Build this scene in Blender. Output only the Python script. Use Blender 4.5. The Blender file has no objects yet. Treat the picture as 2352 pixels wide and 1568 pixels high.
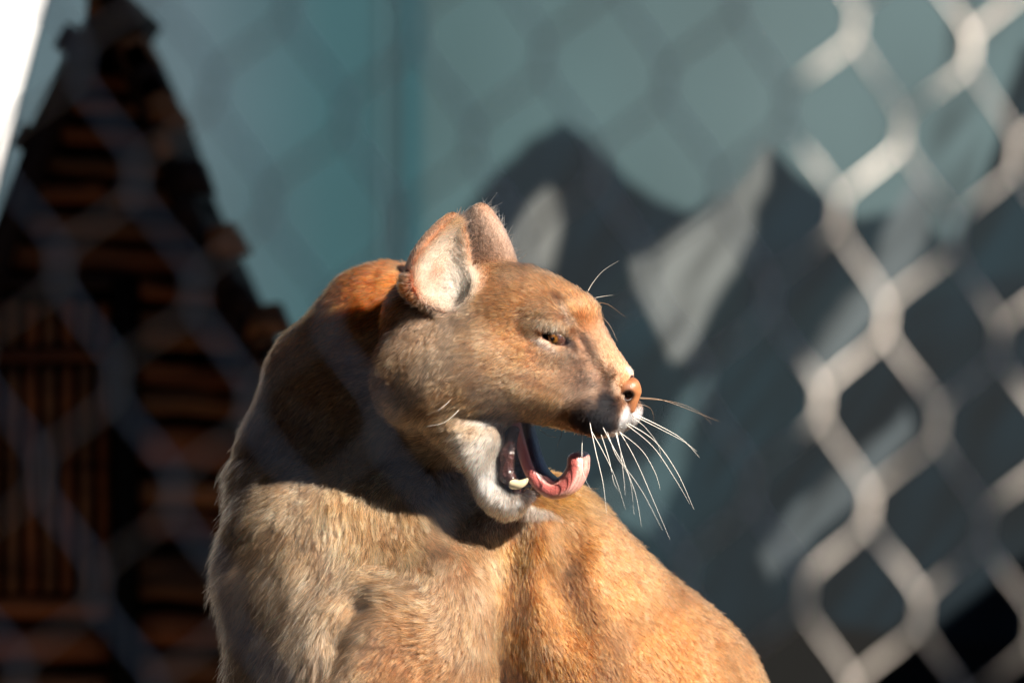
import bpy, math, random, time
import numpy as np
from mathutils import Vector, Matrix
T0 = time.time()
random.seed(7)
rng = np.random.default_rng(7)
R = math.radians
sc = bpy.context.scene
C = sc.collection

# ------------------------------------------------------------------ camera, sky, sun, exposure
S = 1.05 / 2352.0            # metres per unit at the animal (one unit = one pixel of a 2352 wide picture)
CAM_Z = (2650 - 784) * S     # eye height of the camera above the ground
CAM_D = 4.0
cam_d = bpy.data.cameras.new('camera')
cam = bpy.data.objects.new('camera', cam_d)
C.objects.link(cam)
cam.location = (0, -CAM_D, CAM_Z)
cam.rotation_euler = (R(90), 0, 0)
cam_d.sensor_width = 36
cam_d.lens = 36 * CAM_D / 1.05
cam_d.clip_start = 0.05
cam_d.clip_end = 500
import os
cam_d.dof.use_dof = not os.environ.get('NODOF')
cam_d.dof.focus_distance = CAM_D - 0.045
cam_d.dof.aperture_fstop = cam_d.lens / 38.0
sc.camera = cam

SUN = Vector((0.69, -0.49, 0.53)).normalized()
elev = math.asin(SUN.z)
azim = math.atan2(SUN.x, SUN.y)      # from +y (north) clockwise
world = bpy.data.worlds.new('World')
sc.world = world
world.use_nodes = True
wn = world.node_tree.nodes
wl = world.node_tree.links
sky = wn.new('ShaderNodeTexSky')
sky.sky_type = 'NISHITA'
sky.sun_disc = False
sky.sun_elevation = elev
sky.sun_rotation = azim
sky.altitude = 1500
sky.air_density = 0.6
sky.dust_density = 0.4
bg = wn['Background']
bg.inputs['Strength'].default_value = 0.05
wl.new(sky.outputs[0], bg.inputs[0])
sun_d = bpy.data.lights.new('sun', 'SUN')
sun_d.energy = 5.0
sun_d.angle = R(0.5)
sun_d.color = (1.0, 0.91, 0.80)
sun = bpy.data.objects.new('sun', sun_d)
C.objects.link(sun)
sun.rotation_euler = SUN.to_track_quat('Z', 'Y').to_euler()
sun.location = (3, -2, 4)
sc.view_settings.view_transform = 'Standard'
sc.view_settings.look = 'None'
sc.view_settings.gamma = 1
sc.view_settings.exposure = 1.6
sc.render.engine = 'CYCLES'
sc.cycles.use_denoising = True
sc.cycles.max_bounces = 8
sc.cycles.transparent_max_bounces = 8
sc.cycles.sample_clamp_indirect = 4.0
sc.cycles.caustics_reflective = False
sc.cycles.caustics_refractive = False

# ------------------------------------------------------------------ small helpers
def lin(r, g, b):
    def f(c):
        c = c / 255.0
        return c / 12.92 if c <= 0.04045 else ((c + 0.055) / 1.055) ** 2.4
    return (f(r), f(g), f(b))

def tag(o, label=None, cat=None, group=None, kind=None):
    if label: o['label'] = label
    if cat: o['category'] = cat
    if group: o['group'] = group
    if kind: o['kind'] = kind
    return o

def link(o, parent=None):
    C.objects.link(o)
    if parent is not None:
        o.parent = parent
        o.matrix_parent_inverse = parent.matrix_world.inverted() if False else Matrix.Identity(4)
    return o

def empty(name, loc):
    o = bpy.data.objects.new(name, None)
    o.empty_display_size = 0.1
    o.location = loc
    C.objects.link(o)
    return o

def mesh_np(name, V, Fc, mat, parent=None, smooth=True):
    """V (n,3) in the parent's space, Fc (m,3|4)"""
    me = bpy.data.meshes.new(name)
    V = np.asarray(V, dtype=np.float32)
    Fc = np.asarray(Fc, dtype=np.int32)
    k = Fc.shape[1]
    me.vertices.add(len(V))
    me.vertices.foreach_set('co', V.ravel())
    me.loops.add(Fc.size)
    me.loops.foreach_set('vertex_index', Fc.ravel())
    me.polygons.add(len(Fc))
    me.polygons.foreach_set('loop_start', np.arange(0, Fc.size, k, dtype=np.int32))
    me.polygons.foreach_set('loop_total', np.full(len(Fc), k, dtype=np.int32))
    me.update(calc_edges=True)
    me.validate()
    if smooth:
        me.polygons.foreach_set('use_smooth', np.ones(len(me.polygons), dtype=bool))
    if mat: me.materials.append(mat)
    o = bpy.data.objects.new(name, me)
    link(o, parent)
    return o

def set_col(o, name, col):
    a = o.data.attributes.new(name, 'FLOAT_COLOR', 'POINT')
    c4 = np.ones((len(col), 4), dtype=np.float32)
    c4[:, :3] = col
    a.data.foreach_set('color', c4.ravel())

def set_float(o, name, v):
    a = o.data.attributes.new(name, 'FLOAT', 'POINT')
    a.data.foreach_set('value', np.asarray(v, dtype=np.float32))

def newmat(name, base=(0.5, 0.5, 0.5), rough=0.6, metal=0.0, spec=0.5):
    m = bpy.data.materials.new(name)
    m.use_nodes = True
    b = m.node_tree.nodes['Principled BSDF']
    b.inputs['Base Color'].default_value = (*base, 1)
    b.inputs['Roughness'].default_value = rough
    b.inputs['Metallic'].default_value = metal
    b.inputs['Specular IOR Level'].default_value = spec
    return m, m.node_tree.nodes, m.node_tree.links, b

def add_bump(nodes, links, b, scale, strength, dist=0.01, coord='Object', detail=6, stretch=(1, 1, 1)):
    tc = nodes.new('ShaderNodeTexCoord')
    mp = nodes.new('ShaderNodeMapping')
    mp.inputs['Scale'].default_value = stretch
    nz = nodes.new('ShaderNodeTexNoise')
    nz.inputs['Scale'].default_value = scale
    nz.inputs['Detail'].default_value = detail
    bp = nodes.new('ShaderNodeBump')
    bp.inputs['Strength'].default_value = strength
    bp.inputs['Distance'].default_value = dist
    links.new(tc.outputs[coord], mp.inputs[0])
    links.new(mp.outputs[0], nz.inputs['Vector'])
    links.new(nz.outputs['Fac'], bp.inputs['Height'])
    links.new(bp.outputs[0], b.inputs['Normal'])
    return nz, mp

def noise_ramp(nodes, links, b, c1, c2, scale, stretch=(1, 1, 1), lo=0.35, hi=0.65, coord='Object'):
    tc = nodes.new('ShaderNodeTexCoord')
    mp = nodes.new('ShaderNodeMapping')
    mp.inputs['Scale'].default_value = stretch
    nz = nodes.new('ShaderNodeTexNoise')
    nz.inputs['Scale'].default_value = scale
    nz.inputs['Detail'].default_value = 6
    cr = nodes.new('ShaderNodeValToRGB')
    cr.color_ramp.elements[0].position = lo
    cr.color_ramp.elements[0].color = (*c1, 1)
    cr.color_ramp.elements[1].position = hi
    cr.color_ramp.elements[1].color = (*c2, 1)
    links.new(tc.outputs[coord], mp.inputs[0])
    links.new(mp.outputs[0], nz.inputs['Vector'])
    links.new(nz.outputs['Fac'], cr.inputs[0])
    links.new(cr.outputs[0], b.inputs['Base Color'])
    return cr

def vnoise(P, scale, seed=0):
    """value noise in -1..1 at points P (n,3)"""
    Q = P / scale
    I = np.floor(Q).astype(np.int64)
    f = Q - I
    f = f * f * (3 - 2 * f)
    def h(ix, iy, iz):
        n = (ix * 374761393 + iy * 668265263 + iz * 2147483647 + seed * 1274126177) & 0xffffffff
        n = ((n ^ (n >> 13)) * 1274126177) & 0xffffffff
        n = n ^ (n >> 16)
        return (n & 0xffff) / 32767.5 - 1.0
    r = 0
    for dx in (0, 1):
        for dy in (0, 1):
            for dz in (0, 1):
                w = (f[:, 0] if dx else 1 - f[:, 0]) * (f[:, 1] if dy else 1 - f[:, 1]) * (f[:, 2] if dz else 1 - f[:, 2])
                r = r + w * h(I[:, 0] + dx, I[:, 1] + dy, I[:, 2] + dz)
    return r

def catmull(P, n=8, closed=True):
    P = np.asarray(P, float)
    N = len(P)
    out = []
    for i in range(N if closed else N - 1):
        if closed:
            p0, p1, p2, p3 = P[i - 1], P[i], P[(i + 1) % N], P[(i + 2) % N]
        else:
            p0, p1, p2, p3 = P[max(i - 1, 0)], P[i], P[i + 1], P[min(i + 2, N - 1)]
        for t in np.arange(n) / n:
            out.append(0.5 * ((2 * p1) + (-p0 + p2) * t + (2 * p0 - 5 * p1 + 4 * p2 - p3) * t * t + (-p0 + 3 * p1 - 3 * p2 + p3) * t ** 3))
    if not closed: out.append(P[-1])
    return np.array(out)

def poly_sd(px, py, poly):
    """signed distance, positive inside; px,py any shape"""
    d = np.full(px.shape, 1e9, dtype=np.float32)
    ins = np.zeros(px.shape, dtype=bool)
    n = len(poly)
    for i in range(n):
        ax, ay = poly[i]
        bx, by = poly[(i + 1) % n]
        ex, ey = bx - ax, by - ay
        L2 = ex * ex + ey * ey
        if L2 < 1e-9: continue
        t = np.clip(((px - ax) * ex + (py - ay) * ey) / L2, 0, 1)
        dd = (px - ax - t * ex) ** 2 + (py - ay - t * ey) ** 2
        d = np.minimum(d, dd)
        c = ((ay > py) != (by > py)) & (px < ex * (py - ay) / (ey if abs(ey) > 1e-9 else 1e-9) + ax)
        ins ^= c
    d = np.sqrt(d)
    return np.where(ins, d, -d)

# ------------------------------------------------------------------ implicit modelling
class Field:
    def __init__(self, xs, ys, zs):
        self.xs, self.ys, self.zs = [np.asarray(a, dtype=np.float32) for a in (xs, ys, zs)]
        self.F = np.full((len(xs), len(ys), len(zs)), 300.0, dtype=np.float32)
    def sub(self, lo, hi):
        sl = []
        for a, l, h in zip((self.xs, self.ys, self.zs), lo, hi):
            sl.append(slice(int(np.searchsorted(a, l)), int(np.searchsorted(a, h))))
        return tuple(sl)
    def coords(self, sl):
        return (self.xs[sl[0]][:, None, None], self.ys[sl[1]][None, :, None], self.zs[sl[2]][None, None, :])
    def add(self, fn, lo, hi, k=20, op='u'):
        m = k + 12
        sl = self.sub([a - m for a in lo], [a + m for a in hi])
        if min(s.stop - s.start for s in sl) <= 0: return
        X, Y, Z = self.coords(sl)
        b = fn(X, Y, Z).astype(np.float32)
        a = self.F[sl]
        if op == 'u':
            h = np.maximum(k - np.abs(a - b), 0) / k
            self.F[sl] = np.minimum(a, b) - h * h * k * 0.25
        else:
            b = -b
            h = np.maximum(k - np.abs(a - b), 0) / k
            self.F[sl] = np.maximum(a, b) + h * h * k * 0.25
    def ell(self, c, r, k=20, op='u', M=None):
        c = np.asarray(c, float); r = np.asarray(r, float)
        rm = r.max() if M is not None else r
        def fn(X, Y, Z):
            x, y, z = X - c[0], Y - c[1], Z - c[2]
            if M is not None:
                x, y, z = (M[0][0] * x + M[0][1] * y + M[0][2] * z, M[1][0] * x + M[1][1] * y + M[1][2] * z, M[2][0] * x + M[2][1] * y + M[2][2] * z)
            k0 = np.sqrt((x / r[0]) ** 2 + (y / r[1]) ** 2 + (z / r[2]) ** 2)
            k1 = np.sqrt((x / r[0] ** 2) ** 2 + (y / r[1] ** 2) ** 2 + (z / r[2] ** 2) ** 2)
            return k0 * (k0 - 1) / np.maximum(k1, 1e-6)
        self.add(fn, c - rm, c + rm, k, op)
    def cone(self, a, b, ra, rb, k=20, op='u', sy=1.0):
        a = np.asarray(a, float); b = np.asarray(b, float)
        e = b - a
        L2 = (e * e).sum()
        def fn(X, Y, Z):
            t = np.clip(((X - a[0]) * e[0] + (Y - a[1]) * e[1] + (Z - a[2]) * e[2]) / L2, 0, 1)
            dx, dy, dz = X - a[0] - t * e[0], (Y - a[1] - t * e[1]) / sy, Z - a[2] - t * e[2]
            return np.sqrt(dx * dx + dy * dy + dz * dz) - (ra + (rb - ra) * t)
        rr = max(ra, rb) * max(1, sy)
        self.add(fn, np.minimum(a, b) - rr, np.maximum(a, b) + rr, k, op)

def surface_nets(F, xs, ys, zs):
    ins = F < 0
    a = np.zeros(tuple(s - 1 for s in F.shape), dtype=np.uint8)
    for dx in (0, 1):
        for dy in (0, 1):
            for dz in (0, 1):
                a += ins[dx:F.shape[0] - 1 + dx, dy:F.shape[1] - 1 + dy, dz:F.shape[2] - 1 + dz]
    act = (a > 0) & (a < 8)
    I = np.argwhere(act)
    idx = np.full(act.shape, -1, dtype=np.int64)
    idx[act] = np.arange(len(I))
    ci = [(dx, dy, dz) for dx in (0, 1) for dy in (0, 1) for dz in (0, 1)]
    val = [F[I[:, 0] + c[0], I[:, 1] + c[1], I[:, 2] + c[2]] for c in ci]
    gx, gy, gz = xs, ys, zs
    pos = [np.stack([gx[I[:, 0] + c[0]], gy[I[:, 1] + c[1]], gz[I[:, 2] + c[2]]], 1) for c in ci]
    acc = np.zeros((len(I), 3)); cnt = np.zeros(len(I))
    for i in range(8):
        for j in range(i + 1, 8):
            if sum(abs(ci[i][q] - ci[j][q]) for q in range(3)) != 1: continue
            m = (val[i] < 0) != (val[j] < 0)
            t = val[i] / np.where(np.abs(val[i] - val[j]) < 1e-9, 1e-9, val[i] - val[j])
            p = pos[i] + (pos[j] - pos[i]) * t[:, None]
            acc[m] += p[m]; cnt[m] += 1
    V = acc / np.maximum(cnt, 1)[:, None]
    quads = []
    for ax in range(3):
        sA = [slice(1, -1)] * 3; sB = [slice(1, -1)] * 3
        sA[ax] = slice(0, -1); sB[ax] = slice(1, None)
        A = ins[tuple(sA)]; B = ins[tuple(sB)]
        E = np.argwhere(A != B)
        flip = A[tuple(E.T)]
        o = np.ones(3, dtype=int); o[ax] = 0
        E = E + o
        u, v = [(1, 2), (2, 0), (0, 1)][ax]
        def cell(du, dv):
            c = E.copy(); c[:, u] -= du; c[:, v] -= dv
            return idx[c[:, 0], c[:, 1], c[:, 2]]
        q = np.stack([cell(1, 1), cell(0, 1), cell(0, 0), cell(1, 0)], 1)
        q[~flip] = q[~flip][:, ::-1]
        quads.append(q)
    Q = np.concatenate(quads)
    Q = Q[(Q >= 0).all(1)]
    return V, Q

def vnormals(V, Q):
    n = np.cross(V[Q[:, 2]] - V[Q[:, 0]], V[Q[:, 3]] - V[Q[:, 1]])
    N = np.zeros_like(V)
    for i in range(4):
        for k in range(3):
            N[:, k] += np.bincount(Q[:, i], n[:, k], len(V))
    return N / np.maximum(np.linalg.norm(N, axis=1, keepdims=True), 1e-9)

def axis(segs):
    """segs: [(x0, step), ..., (xend, None)] -> rectilinear coordinates"""
    out = []
    for (a, s), (b, _) in zip(segs[:-1], segs[1:]):
        n = max(1, int(round((b - a) / s)))
        out += list(a + (b - a) * np.arange(n) / n)
    out.append(segs[-1][0])
    return np.array(out)

def toworld(P):
    P = np.asarray(P, dtype=np.float64)
    out = np.empty_like(P)
    out[..., 0] = (P[..., 0] - 1176) * S
    out[..., 1] = P[..., 1] * S
    out[..., 2] = (P[..., 2] + 2650) * S
    return out

# ------------------------------------------------------------------ ground
gm, n_, l_, b_ = newmat('dirt', rough=0.95, spec=0.1)
noise_ramp(n_, l_, b_, (0.035, 0.028, 0.020), (0.085, 0.068, 0.048), 3.0)
add_bump(n_, l_, b_, 12, 0.5, 0.03)
nx = 90
gx, gy = np.meshgrid(np.sign(np.linspace(-1, 1, nx)) * np.abs(np.linspace(-1, 1, nx)) ** 3 * 150, np.sign(np.linspace(-1, 1, nx)) * np.abs(np.linspace(-1, 1, nx)) ** 3 * 150, indexing='ij')
gz = 0.02 * vnoise(np.stack([gx.ravel(), gy.ravel(), 0 * gx.ravel()], 1), 0.8).reshape(gx.shape)
V = np.stack([gx.ravel(), gy.ravel(), gz.ravel() - 0.012], 1)
ii = (np.arange(nx - 1)[:, None] * nx + np.arange(nx - 1)[None, :]).ravel()
gF = np.stack([ii, ii + nx, ii + nx + 1, ii + 1], 1)
ground = mesh_np('ground', V, gF, gm)
tag(ground, 'bare brown dirt ground of the enclosure', kind='structure')

# ------------------------------------------------------------------ the cougar (implicit body)
TH = R(17); CT, ST = math.cos(TH), math.sin(TH)
X0, Y0, ROLL = 1150.0, 0.0, 0.06
def HP(q, py, l):
    return np.array([q + l * ST, Y0 - (q - X0) * ST / CT + l * CT, -py + ROLL * l])
def head_coords(X, Y, Z):
    u = (X - X0) * CT - (Y - Y0) * ST
    l = (X - X0) * ST + (Y - Y0) * CT
    return X0 + u * CT, -(Z - ROLL * l), l

HS = 4.0
xs = axis([(440, 11), (880, HS), (1236, 2.5), (1322, HS), (1500, 12), (1880, None)])
ys = axis([(-420, 10), (-235, HS), (120, HS * 1.5), (300, 14), (960, None)])
zs = -axis([(430, HS), (740, 2.5), (808, HS), (1215, 11), (1620, 20), (2680, None)])[::-1]
fd = Field(xs, ys, zs)

upper = catmull([(930, 655), (1000, 625), (1080, 610), (1150, 606), (1210, 612), (1262, 632), (1312, 658), (1348, 682), (1368, 706), (1378, 738), (1395, 772), (1418, 810), (1440, 840), (1450, 860), (1449, 884),
 (1443, 912), (1442, 938), (1437, 966), (1418, 988), (1387, 999), (1350, 998), (1300, 983), (1240, 971), (1180, 962), (1120, 968), (1060, 985), (990, 1000), (930, 955), (900, 880), (890, 780), (900, 700)], 4)
lower = catmull([(1000, 960), (1046, 1030), (1072, 1070), (1094, 1110), (1108, 1142), (1136, 1170), (1165, 1180), (1192, 1170), (1208, 1144), (1208, 1131), (1190, 1124), (1168, 1110), (1160, 1085), (1166, 1040), (1184, 985), (1190, 940), (1100, 900), (1010, 900)], 4)
WU = np.array([(930, 700, 140), (1000, 640, 115), (1100, 640, 108), (1170, 620, 98), (1000, 800, 160), (1000, 900, 160), (1080, 800, 152), (1080, 900, 155), (1150, 760, 138), (1150, 880, 146), (1250, 720, 112),
               (1250, 800, 116), (1240, 900, 124), (1320, 740, 86), (1345, 800, 66), (1320, 870, 86), (1400, 830, 46), (1370, 930, 82), (1420, 900, 50), (1450, 900, 34), (1440, 960, 48), (1300, 960, 92), (1180, 950, 112), (1060, 980, 128), (900, 900, 150)], float)
WL = np.array([(1010, 950, 140), (1060, 1000, 132), (1110, 1000, 116), (1110, 1080, 96), (1160, 1150, 64), (1200, 1130, 54), (1170, 1060, 80), (1180, 960, 96)], float)

def inflated(poly, ctrl, sig=60.0, rk=0.85):
    def fn(X, Y, Z):
        q, py, l = head_coords(X, Y, Z)
        q, py, l = np.broadcast_arrays(q, py, l)
        # the outline and half-width live in the head's middle plane: tabulate them once and look up
        q0, q1, p0, p1, st = 820.0, 1540.0, 380.0, 1260.0, 2.0
        tq, tp = np.meshgrid(np.arange(q0, q1, st), np.arange(p0, p1, st), indexing='ij')
        d = poly_sd(tq, tp, poly)
        wsum = 1e-9; w = 0
        for cx, cy, cw in ctrl:
            g = np.exp(-((tq - cx) ** 2 + (tp - cy) ** 2) / (2 * sig * sig)) + 1e-7
            w = w + g * cw; wsum = wsum + g
        w = w / wsum
        i = np.clip((q - q0) / st, 0, tq.shape[0] - 1.001); j = np.clip((py - p0) / st, 0, tq.shape[1] - 1.001)
        i0 = i.astype(int); j0 = j.astype(int); fi = i - i0; fj = j - j0
        def look(T):
            return (T[i0, j0] * (1 - fi) * (1 - fj) + T[i0 + 1, j0] * fi * (1 - fj) + T[i0, j0 + 1] * (1 - fi) * fj + T[i0 + 1, j0 + 1] * fi * fj)
        D = look(d); Wm = look(w)
        Rr = Wm * rk
        t = 1 - np.minimum(D / Rr, 1)
        G = np.sqrt((l / Wm) ** 2 + t * t)
        return (G - 1) * np.minimum(Rr, Wm)
    return fn
bl = HP(860, 1240, 0); bh = HP(1520, 400, 0)
fd.add(inflated(upper, WU), (850, -260, -1060), (1500, 300, -560), 24)
fd.add(inflated(lower, WL, 45), (980, -200, -1220), (1250, 220, -880), 40)
for s in (-1, 1):
    fd.cone(HP(1050, 925, 104 * s), HP(1098, 1015, 88 * s), 40, 32, 50)       # cheek skin running into the lower jaw
for s in (-1, 1):
    fd.ell(HP(1296, 714, 72 * s), (56, 24, 22), 30)                       # brow
    fd.ell(HP(1284, 748, 84 * s), (44, 18, 20), 26)                       # upper lid
    fd.ell(HP(1276, 802, 82 * s), (50, 15, 18), 28)                       # lower lid
    fd.ell(HP(1392, 944, 62 * s), (62, 36, 46), 26)                       # whisker pad
    fd.ell(HP(975, 860, 118 * s), (72, 42, 85), 60)                      # cheek ruff
    fd.ell(HP(1130, 850, 122 * s), (130, 34, 70), 50)                     # cheek
    fd.ell(HP(1110, 985, 84 * s), (50, 16, 26), 30)                       # mouth corner fold
    fd.cone(HP(1352, 775, 66 * s), HP(1395, 850, 66 * s), 6, 6, 26, 's')  # groove beside the nose bridge
    fd.cone(HP(1432, 862, 44 * s), HP(1424, 900, 60 * s), 4, 4, 10, 's')  # crease behind the nostril
# mouth cavity
fd.ell(HP(1226, 1052, 0), (54, 60, 84), 12, 's')
fd.ell(HP(1200, 995, 0), (50, 52, 40), 10, 's')

# ears
def ear_frame(s):
    n = np.array([0.48, -0.87, 0.10]); a = np.array([0.31, 0.10, 0.95])
    if s > 0:
        Lv = np.array([ST, CT, ROLL]); Lv /= np.linalg.norm(Lv)
        n = n - 2 * n.dot(Lv) * Lv
        a = a - 2 * a.dot(Lv) * Lv
        n = np.array([0.40, 0.86, 0.20]); a = np.array([0.16, 0.0, 0.98])
    n /= np.linalg.norm(n)
    a -= n * a.dot(n); a /= np.linalg.norm(a)
    b = np.cross(a, n)
    return b, n, a
EAR = {}
for s in (-1, 1):
    b, n, a = ear_frame(s)
    c = HP(1049, 594, 108 * s) if s < 0 else HP(1070, 584, 100 * s)
    M = np.array([b, n, a])
    EAR[s] = (c, M)
    def egg(c, M, r, taper):
        def fn(X, Y, Z):
            x, y, z = X - c[0], Y - c[1], Z - c[2]
            p, q, t = (M[0][0] * x + M[0][1] * y + M[0][2] * z, M[1][0] * x + M[1][1] * y + M[1][2] * z, M[2][0] * x + M[2][1] * y + M[2][2] * z)
            p = p / (1 - taper * np.clip(t / r[2], -1, 1))
            k0 = np.sqrt((p / r[0]) ** 2 + (q / r[1]) ** 2 + (t / r[2]) ** 2)
            k1 = np.sqrt((p / r[0] ** 2) ** 2 + (q / r[1] ** 2) ** 2 + (t / r[2] ** 2) ** 2)
            return k0 * (k0 - 1) / np.maximum(k1, 1e-6)
        return fn
    r = (76, 44, 116) if s < 0 else (92, 44, 118); rm = 135
    fd.add(egg(c, M, r, 0.46), c - rm, c + rm, 22)
CAV = {}
for s in (-1, 1):
    c, M = EAR[s]
    c2 = c + M[1] * 27 + (M[0] * 6 - M[2] * 10 if s < 0 else 0)
    r2 = (72, 42, 109) if s < 0 else (80, 40, 106)
    CAV[s] = egg(c2, M, r2, 0.46)
    fd.add(CAV[s], c2 - 110, c2 + 110, 8, 's')

# eye slit
def rotM(ang, s):
    # in-plane rotation about the view axis, then the head yaw
    e1 = np.array([math.cos(ang) * CT, -math.cos(ang) * ST, -math.sin(ang)])
    Lv = np.array([ST, CT, 0.0])
    e3 = np.cross(e1, Lv)
    return np.array([e1, Lv, e3])
EYE = {}
for s in (-1, 1):
    c = HP(1302, 774, 92 * s)
    EYE[s] = c
    fd.ell(c + np.array([0, 0, 0]), (32, 26, 8.8), 5, 's', rotM(R(20), s))

# neck and trunk
fd.cone((1010, 150, -800), (880, 275, -775), 130, 160, 40, sy=0.8)
fd.cone((880, 275, -775), (765, 335, -900), 160, 165, 50, sy=0.9)
fd.cone((765, 335, -900), (712, 350, -1075), 165, 180, 50, sy=1.0)
fd.cone((712, 350, -1075), (735, 190, -1300), 182, 210, 50, sy=0.95)
fd.cone((735, 180, -1290), (785, 115, -1560), 210, 235, 50)
fd.cone((880, 320, -960), (930, 300, -1140), 175, 165, 50)
fd.cone((1000, 110, -970), (900, 250, -1060), 60, 90, 60)
fd.cone((900, 190, -1230), (960, 90, -1430), 170, 210, 50)
fd.ell((870, 50, -1480), (225, 180, 240), 60)
fd.ell((1010, -30, -1520), (120, 105, 230), 80)      # near upper arm
fd.cone((1185, 310, -1378), (1425, 440, -1735), 290, 366, 80)
fd.cone((1425, 440, -1735), (1440, 470, -1980), 366, 370, 80)
fd.cone((860, 40, -1560), (960, 120, -2000), 240, 190, 60)
fd.cone((1000, 120, -1900), (1400, 440, -2100), 200, 300, 80)
def field_y(x, py):
    i = int(np.searchsorted(fd.xs, x)); k = int(np.searchsorted(fd.zs, -py))
    c = fd.F[i, :, k]
    j = np.argmax(c < 0)
    return float(fd.ys[j])
def groove(pts_, r, k, out):
    P_ = [(x, field_y(x, y) - out, -y) for x, y in pts_]
    for a_, b_ in zip(P_[:-1], P_[1:]):
        fd.cone(a_, b_, r, r, k, 's')
groove([(1185, 1230), (1178, 1330), (1165, 1450), (1160, 1600)], 30, 60, 14)      # behind the shoulder
groove([(830, 1370), (790, 1440), (780, 1520), (800, 1620)], 22, 45, 10)         # between chest and foreleg
groove([(1320, 1240), (1300, 1330), (1330, 1440)], 26, 70, 18)
# legs and paws, outside the frame below
for (lx, ly, sgn) in ((860, -130, 1), (800, 130, 1)):
    fd.cone((lx, ly, -1620), (lx - 10, ly, -2150), 120, 72, 50)
    fd.cone((lx - 10, ly, -2150), (lx - 10, ly, -2570), 72, 56, 40)
    fd.ell((lx - 50, ly - 5, -2608), (98, 66, 46), 40)
for (lx, ly) in ((1380, 190), (1300, 600)):
    fd.ell((lx, ly, -2220), (250, 120, 260), 60)
    fd.cone((lx - 60, ly, -2420), (lx - 200, ly, -2600), 110, 56, 50)
    fd.ell((lx - 290, ly, -2606), (120, 62, 46), 40)
V, Q = surface_nets(fd.F, fd.xs, fd.ys, fd.zs)
# keep the largest quads set only where it is not tiny debris
NV = vnormals(V, Q)
print('body', len(V), len(Q), 'outward', float((NV[:, 1] * (V[:, 1] - 100)).mean()), round(time.time() - T0, 1))

root = empty('cougar', toworld(np.array([1000., 150., -2650.])))
tag(root, 'tawny cougar yawning with curled pink tongue, head turned right beside the blurred fence', 'cougar')
RW = np.array(root.location)
def tl(P):
    return toworld(P) - RW

def mirror_cx(P):
    """picture position of each point, far half of the head folded onto the near half"""
    q, py, l = head_coords(P[:, 0], P[:, 1], P[:, 2])
    rear = (P[:, 1] > 120) & (P[:, 2] < -1050)
    l = np.where(rear, -1.0, l)
    return np.where((P[:, 2] > -1190) & (P[:, 0] > 1000) & (l > 0), q - np.abs(l) * ST, P[:, 0]), np.where((P[:, 2] > -1190) & (P[:, 0] > 1000) & (l > 0), py - ROLL * -0, np.where(rear, np.maximum(-P[:, 2], 1225), -P[:, 2])), q, py, l

def wmix(cx, cy, ctrl, p=2.0, default=None, dw=0.0):
    """normalised gaussian blend of control values: rows x, y, r, values..."""
    ctrl = np.asarray(ctrl, float)
    acc = 0; ws = 0
    for row in ctrl:
        d2 = ((cx - row[0]) ** 2 + (cy - row[1]) ** 2) / (row[2] ** 2)
        w = np.exp(-d2) + 1e-6 / (1 + d2)
        acc = acc + w[:, None] * row[3:][None, :]
        ws = ws + w
    return acc / ws[:, None]

def ear_inner(P):
    m = np.zeros(len(P))
    for s in (-1, 1):
        c, M = EAR[s]
        d = CAV[s](P[:, 0], P[:, 1], P[:, 2])
        near = np.linalg.norm(P - c, axis=1) < 150
        m = np.maximum(m, np.where(near, np.clip(1 - np.abs(d) / 5.0, 0, 1), 0))
    return m

def sharp(cx, cy, x, y, rx, ry, ang=0, e=2.0):
    """0..1 soft patch"""
    c, s_ = math.cos(R(ang)), math.sin(R(ang))
    u = ((cx - x) * c + (cy - y) * s_) / rx
    v = (-(cx - x) * s_ + (cy - y) * c) / ry
    return np.exp(-np.power(u * u + v * v, e))

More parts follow.
